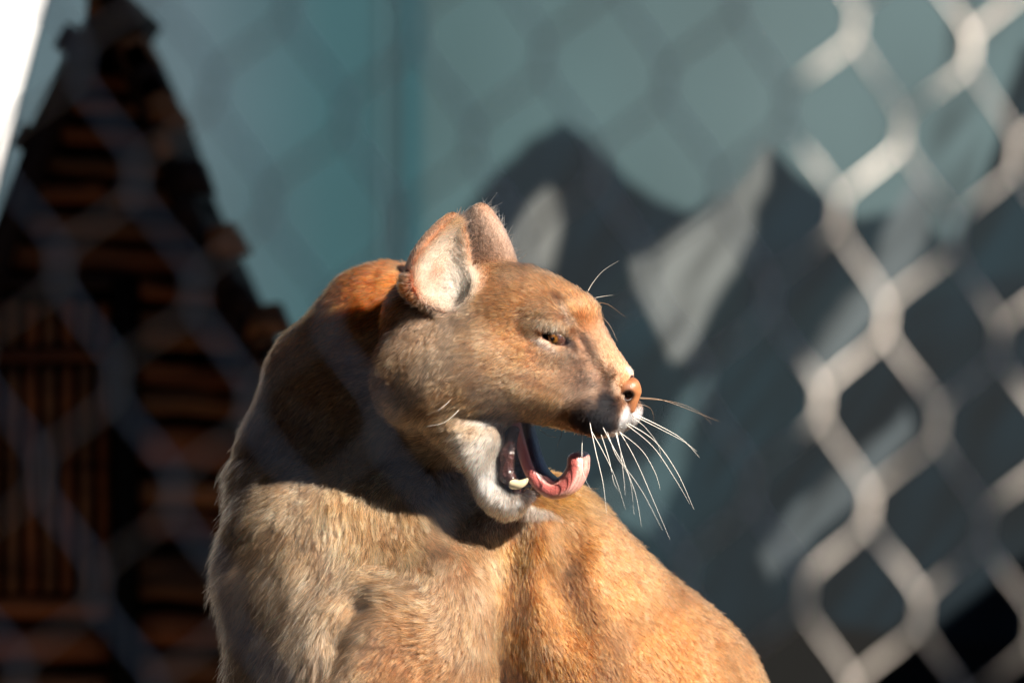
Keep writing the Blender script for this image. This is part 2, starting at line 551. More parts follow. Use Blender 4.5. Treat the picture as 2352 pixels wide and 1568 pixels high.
TAN = (0.46, 0.235, 0.098)
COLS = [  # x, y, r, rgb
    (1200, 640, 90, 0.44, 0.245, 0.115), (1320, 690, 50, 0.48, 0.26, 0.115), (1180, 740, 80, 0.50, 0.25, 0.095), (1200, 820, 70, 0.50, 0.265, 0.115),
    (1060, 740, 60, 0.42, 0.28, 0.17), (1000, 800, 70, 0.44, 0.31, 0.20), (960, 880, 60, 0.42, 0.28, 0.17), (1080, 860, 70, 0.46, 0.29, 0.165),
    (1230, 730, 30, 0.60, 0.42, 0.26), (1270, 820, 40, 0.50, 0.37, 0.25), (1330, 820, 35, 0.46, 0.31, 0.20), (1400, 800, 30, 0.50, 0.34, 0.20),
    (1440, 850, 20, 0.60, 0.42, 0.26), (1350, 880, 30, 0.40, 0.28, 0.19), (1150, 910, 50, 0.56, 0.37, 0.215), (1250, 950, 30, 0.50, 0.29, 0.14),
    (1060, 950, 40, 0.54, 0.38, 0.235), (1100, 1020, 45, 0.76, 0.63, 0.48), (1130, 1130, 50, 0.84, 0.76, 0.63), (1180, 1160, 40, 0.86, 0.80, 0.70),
    (860, 640, 80, 0.66, 0.18, 0.04), (710, 735, 80, 0.58, 0.20, 0.06), (750, 870, 100, 0.40, 0.235, 0.12), (620, 950, 100, 0.30, 0.20, 0.12), (820, 980, 90, 0.36, 0.24, 0.14),  # nape oranges carry the sunlit rim glow in the fur colour
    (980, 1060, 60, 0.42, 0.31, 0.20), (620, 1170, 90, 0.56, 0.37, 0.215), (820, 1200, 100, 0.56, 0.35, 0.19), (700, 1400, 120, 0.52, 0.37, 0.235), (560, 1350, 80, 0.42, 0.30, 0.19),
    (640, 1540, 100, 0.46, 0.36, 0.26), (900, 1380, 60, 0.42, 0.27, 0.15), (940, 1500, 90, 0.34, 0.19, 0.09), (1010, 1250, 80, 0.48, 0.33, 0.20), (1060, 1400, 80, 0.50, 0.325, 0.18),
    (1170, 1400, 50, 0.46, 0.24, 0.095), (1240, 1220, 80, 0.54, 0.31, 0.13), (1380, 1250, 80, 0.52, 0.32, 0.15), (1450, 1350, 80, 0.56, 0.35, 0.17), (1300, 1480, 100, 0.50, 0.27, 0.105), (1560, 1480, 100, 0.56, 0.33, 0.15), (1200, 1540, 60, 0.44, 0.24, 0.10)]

def fur_color(P):
    cx, cy, q, py, l = mirror_cx(P)
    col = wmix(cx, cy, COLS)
    def lay(m, c):
        nonlocal col
        m = np.clip(m, 0, 1)[:, None]
        col = col * (1 - m) + np.array(c)[None, :] * m
    head = (cy < 1200) & (cx > 1000)
    H = head.astype(float)
    wob = vnoise(P, 18, 5) * 5
    # broad streaky variation
    lay(0.35 * np.clip(vnoise(P, 60, 3), 0, 1), (0.40, 0.20, 0.075))
    lay(0.4 * np.clip(vnoise(P, 45, 9), 0, 1), (0.56, 0.42, 0.28))
    lay(H * 0.6 * sharp(cx + wob, cy, 1286, 692, 13, 20, -30), (0.10, 0.07, 0.05))            # dark brow spot
    lay(H * 0.5 * sharp(cx, cy, 1310, 745, 16, 50, -22), (0.30, 0.17, 0.08))
    lay(H * 0.75 * sharp(cx, cy, 1312, 735, 9, 34, -38), (0.66, 0.50, 0.34))                   # light line over the inner eye
    lay(H * 0.8 * sharp(cx, cy, 1262, 742, 40, 13, 8), (0.66, 0.50, 0.33))                    # pale upper lid
    lay(H * 0.8 * sharp(cx, cy, 1252, 786, 34, 8, 32), (0.68, 0.56, 0.44))                    # pale lower lid
    lay(H * 0.95 * sharp(cx, cy, 1276, 766, 36, 6, 20, 2), (0.03, 0.02, 0.015))
    lay(H * 0.9 * sharp(cx, cy, 1312, 788, 26, 8, 48), (0.10, 0.075, 0.06))                   # tear mark
    lay(H * 0.5 * sharp(cx, cy, 1340, 818, 26, 12, 44), (0.20, 0.13, 0.08))
    lay(H * 0.7 * sharp(cx, cy, 1225, 868, 50, 13, 22), (0.22, 0.12, 0.06))  # shading under the cheekbone, laid into the fur colour
    lay(H * 0.85 * sharp(cx + wob, cy, 1402, 878, 10, 42, 8), (0.10, 0.055, 0.03))
    lay(H * 1.0 * sharp(cx + wob, cy + wob, 1368, 964, 68, 48, 10, 3), (0.018, 0.012, 0.009))   # black whisker pad
    lay(H * 1.0 * sharp(cx + wob, cy, 1396, 922, 26, 34, 0, 2), (0.02, 0.013, 0.009))
    lay(H * 0.75 * sharp(cx + wob, cy, 1318, 950, 34, 18, 20, 2), (0.05, 0.028, 0.016))
    lay(H * 1.0 * sharp(cx, cy, 1434, 954, 14, 44, 16, 3), (0.82, 0.80, 0.76))                  # white upper lip front
    lay(H * 0.95 * sharp(cx, cy, 1418, 985, 28, 10, -20, 2), (0.80, 0.77, 0.72))
    lay(H * 0.8 * sharp(cx, cy, 1448, 856, 15, 8, 45), (0.76, 0.66, 0.55))
    lay(H * 0.8 * sharp(cx, cy, 1125, 962, 55, 7, 6), (0.76, 0.68, 0.56))                       # pale line above the mouth corner
    lay(H * 0.6 * sharp(cx, cy, 1095, 985, 14, 18, 0), (0.38, 0.26, 0.15))
    lay(0.55 * sharp(cx, cy, 1225, 610, 55, 9, 10), (0.24, 0.20, 0.17))                         # dark crown line
    B_ = 1 - H
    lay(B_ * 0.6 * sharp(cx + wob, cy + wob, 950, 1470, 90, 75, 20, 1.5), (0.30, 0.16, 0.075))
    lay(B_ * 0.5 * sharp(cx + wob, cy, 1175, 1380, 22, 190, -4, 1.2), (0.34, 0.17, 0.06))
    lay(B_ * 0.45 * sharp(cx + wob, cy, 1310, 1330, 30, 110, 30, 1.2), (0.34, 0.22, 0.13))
    ei = ear_inner(P)
    lay(ei, (0.70, 0.46, 0.33))
    c, M = EAR[-1]
    dl = P - c
    t = dl @ M[2]; b_ = dl @ M[0]
    lay(ei * np.exp(-(((t + 42) / 26) ** 2 + ((b_ - 4) / 22) ** 2)), (0.38, 0.15, 0.09))
    lay(ei * 0.7 * np.clip((t - 50) / 30, 0, 1), (0.42, 0.27, 0.14))
    for s in (1,):
        c, M = EAR[s]
        nr = np.exp(-(np.linalg.norm(P - c, axis=1) / 118) ** 8)
        lay(0.9 * nr * (1 - ei) * np.clip((612 + P[:, 2]) / 20, 0, 1), (0.42, 0.36, 0.29))
    c, M = EAR[-1]
    nr = np.exp(-(np.linalg.norm(P - c, axis=1) / 100) ** 6)
    back = np.clip(-((P - c) @ M[1]) / 20, 0, 1)
    t_ = (P - c) @ M[2]
    lay(0.85 * nr * (1 - ei) * (t_ > -60), (0.52, 0.38, 0.25))
    lay(0.8 * nr * (1 - ei) * back, (0.10, 0.075, 0.06))
    lay(0.85 * sharp(cx, cy, 1062, 660, 44, 44, 0, 2) * (l < 0) * (1 - back * nr), (0.74, 0.60, 0.45))
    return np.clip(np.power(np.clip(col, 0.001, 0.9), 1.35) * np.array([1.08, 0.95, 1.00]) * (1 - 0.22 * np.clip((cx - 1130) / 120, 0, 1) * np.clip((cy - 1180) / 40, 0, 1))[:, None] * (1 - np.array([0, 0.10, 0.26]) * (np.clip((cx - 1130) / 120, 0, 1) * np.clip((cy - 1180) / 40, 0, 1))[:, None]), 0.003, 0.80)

def bare_mask(P):
    """1 where skin shows bare (mouth, eye slit), 0 where fur grows"""
    q, py, l = head_coords(P[:, 0], P[:, 1], P[:, 2])
    m = np.zeros(len(P))
    m = np.maximum(m, (((q - 1222) / 57) ** 2 + (l / 66) ** 2 + ((py - 1052) / 88) ** 2 < 1) & (py < 1132))
    m = np.maximum(m, (((q - 1200) / 56) ** 2 + (l / 57) ** 2 + ((py - 995) / 46) ** 2 < 1))
    m = np.maximum(m, (py > 940) & (py < 1010) & (np.abs(l) < 44) & (q > 1190) & (q < 1400) & (py > 0))
    for s in (-1, 1):
        d = (P - EYE[s]) @ rotM(R(20), s).T
        m = np.maximum(m, (d[:, 0] / 34) ** 2 + (d[:, 1] / 40) ** 2 + (d[:, 2] / 10.5) ** 2 < 1)
    m = np.maximum(m, (q > 1430) & (((q - 1448) / 24) ** 2 + (l / 30) ** 2 + ((py - 895) / 36) ** 2 < 1))
    return m.astype(float)

bare = bare_mask(V)
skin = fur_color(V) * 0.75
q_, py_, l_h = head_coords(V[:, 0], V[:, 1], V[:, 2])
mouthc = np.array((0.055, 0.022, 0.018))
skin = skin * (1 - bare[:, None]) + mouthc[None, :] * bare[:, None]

skm, n_, l_, b_ = newmat('skin_under_fur', rough=0.85, spec=0.15)
at = n_.new('ShaderNodeAttribute'); at.attribute_name = 'tint'
l_.new(at.outputs['Color'], b_.inputs['Base Color'])
at2 = n_.new('ShaderNodeAttribute'); at2.attribute_name = 'bare'
mr = n_.new('ShaderNodeMapRange')
mr.inputs['To Min'].default_value = 0.85; mr.inputs['To Max'].default_value = 0.22
l_.new(at2.outputs['Fac'], mr.inputs['Value'])
l_.new(mr.outputs[0], b_.inputs['Roughness'])
add_bump(n_, l_, b_, 350, 0.25, 0.002)
body = mesh_np('body', tl(V), Q, skm, root)
set_col(body, 'tint', skin)
set_float(body, 'bare', bare)

# depth lookup of the near surface: picture position -> smallest Y
def near_surface(px, py, tol=5):
    m = (np.abs(V[:, 0] - px) < tol) & (np.abs(-V[:, 2] - py) < tol)
    if not m.any():
        d = (V[:, 0] - px) ** 2 + (-V[:, 2] - py) ** 2
        m = d <= d.min() + 30
    i = np.where(m)[0][np.argmin(V[m, 1])]
    return V[i, 1]

# ------------------------------------------------------------------ fur
FLOW = [  # x, y, r, dx, dy (picture plane, dy down)
    (1450, 850, 25, -0.7, -0.8), (1400, 800, 30, -0.7, -0.8), (1370, 740, 30, -0.8, -0.7), (1330, 690, 35, -0.9, -0.5), (1230, 640, 50, -1, -0.25), (1150, 640, 40, -1, -0.1),
    (1285, 700, 25, -0.6, -0.7), (1290, 740, 14, -0.2, 0.6), (1262, 748, 18, 0.15, 0.95), (1235, 720, 25, -0.5, 0.5), (1200, 760, 40, -0.9, 0.2), (1255, 800, 30, -0.7, 0.5),
    (1330, 830, 30, -0.8, 0.2), (1200, 850, 50, -0.95, 0.3), (1100, 800, 50, -0.85, 0.5), (1100, 900, 50, -0.9, 0.5), (1010, 800, 50, -0.5, 0.85), (960, 880, 50, -0.7, 0.7), (1000, 930, 40, -0.9, 0.5),
    (1380, 900, 25, -0.7, 0.4), (1360, 960, 30, -0.6, 0.8), (1420, 960, 20, -0.3, 0.9), (1250, 950, 40, -0.7, 0.7), (1120, 970, 35, -0.9, 0.5), (1070, 1030, 30, -0.85, 0.5),
    (1120, 1080, 30, -0.7, 0.7), (1120, 1150, 30, -0.6, 0.8), (1180, 1165, 25, -0.1, 1), (1040, 700, 40, -0.5, 0.6), (1100, 660, 30, -0.8, 0.0),
    (880, 650, 60, -0.9, 0.35), (760, 700, 60, -0.85, 0.5), (660, 800, 60, -0.7, 0.7), (560, 950, 60, -0.5, 0.9), (780, 850, 70, -0.95, 0.35), (850, 950, 60, -0.95, 0.4), (720, 1000, 70, -0.6, 0.8),
    (950, 1020, 60, -0.8, 0.6), (850, 1080, 60, -0.4, 0.9), (510, 1150, 40, -0.5, 0.85), (530, 1300, 60, -0.9, 0.5), (530, 1480, 60, -0.85, 0.5), (620, 1200, 60, -0.65, 0.75), (650, 1400, 70, -0.35, 0.9),
    (750, 1200, 70, -0.2, 1), (850, 1200, 60, 0.05, 1), (940, 1230, 50, 0.25, 1), (750, 1450, 60, -0.1, 1), (830, 1400, 40, -0.6, 0.8), (900, 1350, 40, -0.8, 0.1), (960, 1400, 40, -0.7, -0.2),
    (1000, 1480, 50, -0.8, 0.1), (900, 1480, 40, -0.5, 0.7), (950, 1550, 50, -0.5, 0.7), (1080, 1300, 60, -0.3, 0.9), (1080, 1450, 60, -0.5, 0.8), (1180, 1300, 50, 0.1, 1), (1180, 1500, 50, 0.1, 1),
    (1270, 1180, 60, 0.3, 0.8), (1380, 1200, 70, 0.7, 0.6), (1350, 1400, 90, 0.5, 0.85), (1550, 1380, 90, 0.7, 0.8), (1600, 1540, 80, 0.5, 0.85), (640, 1540, 60, -0.4, 0.9)]
LEN = [  # x, y, r, length, lift
    (1450, 850, 25, 6, 0.35), (1390, 790, 40, 8, 0.35), (1330, 700, 40, 11, 0.35), (1230, 640, 60, 13, 0.35), (1262, 748, 22, 13, 0.45), (1200, 780, 60, 13, 0.35), (1270, 810, 40, 10, 0.35),
    (1340, 840, 40, 9, 0.35), (1370, 930, 40, 10, 0.5), (1425, 960, 25, 11, 0.45), (1270, 940, 40, 14, 0.4), (1150, 880, 60, 17, 0.35), (1040, 800, 60, 21, 0.4), (950, 880, 50, 30, 0.5), (1080, 950, 40, 24, 0.35),
    (1080, 1040, 40, 26, 0.4), (1130, 1110, 40, 26, 0.45), (1180, 1160, 30, 26, 0.5), (1040, 700, 40, 20, 0.5), (880, 640, 60, 28, 0.45), (720, 740, 60, 30, 0.45), (780, 860, 60, 34, 0.5), (620, 900, 80, 30, 0.35),
    (700, 1040, 80, 34, 0.35), (900, 1050, 60, 46, 0.4), (620, 1200, 60, 52, 0.4), (515, 1320, 60, 84, 0.75), (800, 1200, 80, 52, 0.3), (680, 1400, 80, 66, 0.35), (535, 1490, 60, 84, 0.7),
    (900, 1400, 60, 48, 0.5), (960, 1500, 60, 42, 0.6), (1060, 1300, 60, 34, 0.35), (1100, 1450, 70, 32, 0.35), (1200, 1400, 60, 24, 0.35), (1300, 1200, 60, 26, 0.4), (1450, 1350, 100, 20, 0.35), (1600, 1500, 80, 20, 0.4)]

tri = np.concatenate([Q[:, [0, 1, 2]], Q[:, [0, 2, 3]]])
cen = V[tri].mean(1)
fn = np.cross(V[tri[:, 1]] - V[tri[:, 0]], V[tri[:, 2]] - V[tri[:, 0]])
area = np.linalg.norm(fn, axis=1) * 0.5
fnn = fn / np.maximum(np.linalg.norm(fn, axis=1, keepdims=True), 1e-9)
NF = 900000
cpy = -cen[:, 2]
w = area.copy()
w *= np.where(cpy < 1190, np.where(cen[:, 0] > 880, 2.0, 1.0), 0.9)        # finer and denser on the head
w *= np.where(fnn[:, 1] > 0.45, 0.12, 1.0)                                  # far side
w *= np.where(cpy > 1640, 0.10, 1.0)                                       # below the frame
w *= np.where((cen[:, 0] > 1240) & (cpy < 1010), 1.3, 1.0)
ti = rng.choice(len(tri), NF, p=w / w.sum())
r1 = np.sqrt(rng.random(NF)); r2 = rng.random(NF)
A, B, D = V[tri[ti, 0]], V[tri[ti, 1]], V[tri[ti, 2]]
P = A * (1 - r1)[:, None] + B * (r1 * (1 - r2))[:, None] + D * (r1 * r2)[:, None]
N = NV[tri[ti, 0]] * (1 - r1)[:, None] + NV[tri[ti, 1]] * (r1 * (1 - r2))[:, None] + NV[tri[ti, 2]] * (r1 * r2)[:, None]
N /= np.maximum(np.linalg.norm(N, axis=1, keepdims=True), 1e-9)
keep = bare_mask(P) < 0.5
P, N = P[keep], N[keep]
cx, cy, q, py, l = mirror_cx(P)
fl = wmix(cx, cy, FLOW)
# mirrored half: turn the flow into the head frame so it sweeps the same way
mir = (P[:, 2] > -1190) & (P[:, 0] > 1000) & (l > 0)
nr = len(P)
D3 = np.zeros((nr, 3))
head = (cx > 1000) & (cy < 1190)
D3[:, 0] = fl[:, 0]; D3[:, 2] = -fl[:, 1]
D3[head, 1] = -fl[head, 0] * ST / CT
fwd = np.clip(-fl[:, 0], -1, 1)
D3[~head, 1] = 0.25 * (1 - np.abs(fl[~head, 0]))
D3 += 0.22 * np.stack([vnoise(P, 22, 11), vnoise(P, 22, 12), vnoise(P, 22, 13)], 1)
LL = wmix(cx, cy, LEN)
length, lift = LL[:, 0].copy(), LL[:, 1].copy()
length *= np.where((cy < 1000) & (cx > 1000), 1.25, 1.0)
ei = ear_inner(P) > 0.3
eyer = (sharp(cx, cy, 1276, 770, 44, 15, 20, 3) > 0.4) & (cy < 900) & (cx > 1200)
length[eyer] = 5.5; lift[eyer] = 0.15
earz = np.zeros(nr, bool)
for s in (-1, 1):
    c, M = EAR[s]
    tt = (P - c) @ M[2]
    earz |= (np.linalg.norm(P - c, axis=1) < 125) & (tt > -55)
length[earz] = 7; lift[earz] = 0.4
ca = [(P - EAR[s][0]) @ EAR[s][1][2] for s in (-1, 1)]
D3[earz] = np.array([-0.1, 0.1, 1.0])
jit = rng.normal(0, 1, (nr, 3))
ls = np.where(l[:, None] < 0, EAR[-1][1][0][None, :], EAR[1][1][0][None, :])
tuft = (sharp(cx, cy, 1062, 660, 40, 40, 0, 2) > 0.5) & (l < 0) & ~ei
length[tuft] = rng.uniform(20, 38, tuft.sum()); lift[tuft] = 0.6
length[ei] = rng.uniform(18, 44, ei.sum()); lift[ei] = 0.75
D3[ei] = (0.8 * np.array([-0.2, 0, 0.8]) - 0.5 * np.sign(((P - EAR[-1][0]) @ EAR[-1][1][0]))[:, None] * ls)[ei]
D3 += jit * np.where(ei, 0.55, 0.10)[:, None]
T = D3 - (D3 * N).sum(1)[:, None] * N
T /= np.maximum(np.linalg.norm(T, axis=1, keepdims=True), 1e-6)
length *= rng.uniform(0.65, 1.2, nr) * (1 + 0.15 * vnoise(P, 30, 21))
lift = np.clip(lift * rng.uniform(0.6, 1.3, nr), 0.1, 0.95)
stray = rng.random(nr) < 0.06
length[stray] *= 1.35; lift[stray] = np.minimum(0.95, lift[stray] * 1.7)
d0 = N * (lift + 0.25)[:, None] + T
d0 /= np.linalg.norm(d0, axis=1, keepdims=True)
d1 = N * (lift * 0.25)[:, None] + T + np.array([0, 0, -0.12])[None, :]
d1 += jit * np.where(length > 30, 0.13, 0.05)[:, None]
d1 /= np.linalg.norm(d1, axis=1, keepdims=True)
K = 5
pts = np.zeros((nr, K, 3))
pts[:, 0] = P - N * 1.0
for i in range(1, K):
    t = (i - 0.5) / (K - 1)
    d = d0 * (1 - t)[:, None] + d1 * t if False else d0 * (1 - t) + d1 * t
    pts[:, i] = pts[:, i - 1] + d * (length / (K - 1))[:, None]
# clumping: tips lean towards the tip of a neighbour chosen per cell
cell = np.where(length > 30, 14.0, np.where(length > 18, 8.0, 5.0))
off = np.stack([vnoise(P, 40, 31), vnoise(P, 40, 32), vnoise(P, 40, 33)], 1) * 8
kk = np.floor((P + off) / cell[:, None] + rng.uniform(-0.22, 0.22, (nr, 3))).astype(np.int64)
hid = (kk[:, 0] * 73856093) ^ (kk[:, 1] * 19349663) ^ (kk[:, 2] * 83492791) ^ (cell.astype(np.int64) * 7919)
_, inv = np.unique(hid, return_inverse=True)
nc = inv.max() + 1
cnt = np.bincount(inv, minlength=nc)
ctip = np.stack([np.bincount(inv, pts[:, -1, k], nc) / cnt for k in range(3)], 1)
cmul = rng.uniform(0.15, 0.70, nc)
clw = np.where(ei, 0.05, np.where(length > 30, 1.0, 0.75)) * cmul[inv]
shift = (ctip[inv] - pts[:, -1]) * clw[:, None]
for i in range(1, K):
    pts[:, i] += shift * ((i / (K - 1)) ** 1.6)
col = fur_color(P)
cl = rng.normal(0, 1, nc)[inv]
bri = np.exp(0.26 * cl + rng.normal(0, 0.32, nr))
col = col * bri[:, None]
white = (col.min(1) > 0.4)
cdark = (rng.random(nc) < 0.08)[inv] & ~white & ~ei
col[cdark] *= 0.6
dark = rng.random(nr) < np.where(white | ei, 0.0, 0.18)
col[dark] *= 0.35
pale = (rng.random(nr) < 0.10) & (col.max(1) > 0.15)
col[pale] = col[pale] * 0.6 + np.array([0.62, 0.50, 0.38]) * 0.4 * np.minimum(1, col[pale].max(1) * 3)[:, None]
col = np.clip(col, 0.004, 0.88)
rad0 = np.where(length > 30, 0.80, np.where(length > 18, 0.75, 0.72)) * rng.uniform(0.7, 1.25, nr)
rad0[ei] = 0.75

hm = bpy.data.materials.new('fur_strands')
hm.use_nodes = True
hn, hl = hm.node_tree.nodes, hm.node_tree.links
hn.clear()
ho = hn.new('ShaderNodeOutputMaterial')
hb = hn.new('ShaderNodeBsdfHairPrincipled')
hb.model = 'CHIANG'
hb.parametrization = 'COLOR'
hb.inputs['Roughness'].default_value = 0.38
hb.inputs['Radial Roughness'].default_value = 0.45
hb.inputs['IOR'].default_value = 1.3
hb.inputs['Random Roughness'].default_value = 0.1
ha = hn.new('ShaderNodeAttribute'); ha.attribute_name = 'tint'
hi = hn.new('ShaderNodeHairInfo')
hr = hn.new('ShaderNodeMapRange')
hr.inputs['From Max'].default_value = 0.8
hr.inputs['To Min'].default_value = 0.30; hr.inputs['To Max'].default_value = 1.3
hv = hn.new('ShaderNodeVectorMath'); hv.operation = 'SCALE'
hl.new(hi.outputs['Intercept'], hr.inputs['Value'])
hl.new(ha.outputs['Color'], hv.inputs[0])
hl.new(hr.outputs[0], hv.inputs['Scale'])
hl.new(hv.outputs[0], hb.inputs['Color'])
hl.new(hb.outputs[0], ho.inputs[0])

def make_fur(name, pts, col, rad0, mat, parent):
    n, K = pts.shape[:2]
    hc = bpy.data.hair_curves.new(name)
    hc.add_curves([K] * n)
    hc.attributes['position'].data.foreach_set('vector', tl(pts).astype(np.float32).ravel())
    ra = hc.attributes.get('radius') or hc.attributes.new('radius', 'FLOAT', 'POINT')
    tap = np.linspace(1, 0.12, K) ** 0.7
    ra.data.foreach_set('value', (rad0[:, None] * tap[None, :] * S).astype(np.float32).ravel())
    ca = hc.attributes.new('tint', 'FLOAT_COLOR', 'CURVE')
    c4 = np.ones((n, 4), dtype=np.float32); c4[:, :3] = col
    ca.data.foreach_set('color', c4.ravel())
    hc.materials.append(mat)
    o = bpy.data.objects.new(name, hc)
    link(o, parent)
    tag(o, kind='stuff')
    return o
import os
if not os.environ.get('NOFUR'):
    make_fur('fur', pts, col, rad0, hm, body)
print('fur', nr, round(time.time() - T0, 1))

# ------------------------------------------------------------------ eye, nose, tongue, teeth, gums, whiskers
def small_sdf(name, build, lo, hi, st, mat, parent=root):
    f = Field(axis([(lo[0], st), (hi[0], None)]), axis([(lo[1], st), (hi[1], None)]), axis([(lo[2], st), (hi[2], None)]))
    build(f)
    v, qd = surface_nets(f.F, f.xs, f.ys, f.zs)
    return mesh_np(name, tl(v), qd, mat, parent), v, qd

def uv_sphere(c, r, nu=32, nv=18, M=None):
    th = np.linspace(0, math.pi, nv); ph = np.linspace(0, 2 * math.pi, nu, endpoint=False)
    vv = []
    for t in th:
        for p in ph:
            vv.append((math.sin(t) * math.cos(p), math.sin(t) * math.sin(p), math.cos(t)))
    vv = np.array(vv) * np.asarray(r)
    if M is not None: vv = vv @ M
    qd = [[i * nu + j, (i + 1) * nu + j, (i + 1) * nu + (j + 1) % nu, i * nu + (j + 1) % nu] for i in range(nv - 1) for j in range(nu)]
    return vv + c, qd

em, n_, l_, b_ = newmat('amber_eye', rough=0.05, spec=0.8)
at = n_.new('ShaderNodeAttribute'); at.attribute_name = 'tint'
l_.new(at.outputs['Color'], b_.inputs['Base Color'])
b_.inputs['Coat Weight'].default_value = 1.0
b_.inputs['Coat Roughness'].default_value = 0.03
for s in (-1, 1):
    c = EYE[s] - np.array([ST, CT, 0]) * s * 17 + np.array([-3, 0, 3])
    v, qd = uv_sphere(c, (25, 25, 25), 48, 32)
    o = mesh_np('eye', tl(v), qd, em, root)
    gaze = (HP(1294, 772, 118 * s) - c); gaze /= np.linalg.norm(gaze)
    dd = ((v - c) / 25) @ gaze
    ang = np.arccos(np.clip(dd, -1, 1))
    colr = np.zeros((len(v), 3))
    colr[:] = (0.07, 0.028, 0.018)
    colr[ang < 0.52] = (0.22, 0.09, 0.018)
    colr[ang < 0.20] = (0.01, 0.008, 0.006)
    colr[(ang > 0.47) & (ang < 0.58)] = (0.05, 0.025, 0.012)
    set_col(o, 'tint', colr)

nm, n_, l_, b_ = newmat('nose_leather', (0.50, 0.22, 0.085), rough=0.42, spec=0.5)
noise_ramp(n_, l_, b_, (0.17, 0.060, 0.026), (0.33, 0.135, 0.055), 60, lo=0.3, hi=0.6)
b_.inputs['Subsurface Weight'].default_value = 0.15
b_.inputs['Subsurface Radius'].default_value = (0.004, 0.0015, 0.0008)
vo = n_.new('ShaderNodeTexVoronoi'); vo.inputs['Scale'].default_value = 900
bp = n_.new('ShaderNodeBump'); bp.inputs['Strength'].default_value = 0.35; bp.inputs['Distance'].default_value = 0.0006
tc = n_.new('ShaderNodeTexCoord'); l_.new(tc.outputs['Object'], vo.inputs['Vector'])
l_.new(vo.outputs['Distance'], bp.inputs['Height']); l_.new(bp.outputs[0], b_.inputs['Normal'])
def nose_f(f):
    f.ell(HP(1448, 888, 0), (20, 30, 23), 10)
    for s in (-1, 1):
        f.ell(HP(1440, 892, 24 * s), (20, 15, 20), 10)
        f.ell(HP(1440, 912, 20 * s), (13, 12, 10), 8)
    f.cone(HP(1452, 900, 0), HP(1448, 938, -2), 18, 9, 8)
    for s in (-1, 1):
        f.ell(HP(1449, 905, 35 * s), (11, 20, 9.5), 4, 's')
        f.cone(HP(1445, 906, 38 * s), HP(1430, 910, 40 * s), 6, 4, 4, 's')
NOSTRIL_RAMP = (n_, l_, b_)
nose, nv_, nq_ = small_sdf('nose', nose_f, (1405, -150, -955), (1485, 10, -855), 1.6, nm)

dn = np.zeros(len(nv_))
for s in (-1, 1):
    c_ = HP(1448, 905, 30 * s)
    dn = np.maximum(dn, np.clip(1.6 - np.linalg.norm((nv_ - c_) / np.array([12, 18, 11]), axis=1), 0, 0.5) * 2)
set_float(nose, 'nostril', dn)  # shallow hollow: its shade is painted as dark colour
n_, l_, b_ = NOSTRIL_RAMP
src = b_.inputs['Base Color'].links[0].from_socket
mx = n_.new('ShaderNodeMix'); mx.data_type = 'RGBA'
an = n_.new('ShaderNodeAttribute'); an.attribute_name = 'nostril'
l_.new(an.outputs['Fac'], mx.inputs['Factor']); l_.new(src, mx.inputs['A'])
mx.inputs['B'].default_value = (0.02, 0.008, 0.005, 1)
l_.new(mx.outputs['Result'], b_.inputs['Base Color'])
gmu, n_, l_, b_ = newmat('dark_gum', (0.03, 0.014, 0.012), rough=0.12, spec=0.7)
noise_ramp(n_, l_, b_, (0.012, 0.008, 0.008), (0.09, 0.035, 0.028), 70)
add_bump(n_, l_, b_, 260, 0.8, 0.003)
def gum_f(f):
    for s in (-1, 1):
        f.cone(HP(1196, 985, 42 * s), HP(1178, 1040, 42 * s), 14, 18, 8)
        f.cone(HP(1178, 1040, 42 * s), HP(1176, 1088, 38 * s), 18, 18, 8)
        f.cone(HP(1176, 1088, 38 * s), HP(1200, 1118, 26 * s), 18, 13, 8)
    f.cone(HP(1200, 1118, -26), HP(1200, 1118, 26), 13, 13, 8)
small_sdf('gum', gum_f, (1120, -110, -1150), (1260, 90, -950), 2.5, gmu)

tm, n_, l_, b_ = newmat('tooth_enamel', (0.78, 0.66, 0.42), rough=0.25, spec=0.5)
b_.inputs['Subsurface Weight'].default_value = 0.2
b_.inputs['Subsurface Radius'].default_value = (0.003, 0.002, 0.001)
def tube_mesh(name, path, radii, mat, parent, nseg=12, flat=None):
    """path in units (n,3); radii per point"""
    path = np.asarray(path, float); n = len(path)
    tang = np.gradient(path, axis=0); tang /= np.linalg.norm(tang, axis=1, keepdims=True)
    up = np.array([0.13, 0.97, 0.21])
    vs = []
    for i in range(n):
        a = np.cross(tang[i], up); a /= np.linalg.norm(a)
        b = np.cross(tang[i], a)
        for j in range(nseg):
            ph = 2 * math.pi * j / nseg
            vs.append(path[i] + radii[i] * (math.cos(ph) * a + math.sin(ph) * b))
    qd = [[i * nseg + j, i * nseg + (j + 1) % nseg, (i + 1) * nseg + (j + 1) % nseg, (i + 1) * nseg + j] for i in range(n - 1) for j in range(nseg)]
    vs = tl(np.array(vs)) if parent is root else np.array(vs)
    o = mesh_np(name, vs, qd, mat, parent)
    return o
for s in (-1, 1):
    base = catmull([HP(1188, 1106, 42 * s), HP(1203, 1108, 45 * s), HP(1217, 1102, 45 * s), HP(1226, 1092, 43 * s)], 5, False)
    t = np.linspace(0, 1, len(base))
    tube_mesh('tooth', base, 11.5 * (1 - t ** 1.8) ** 0.75 + 0.6, tm, root, 16)
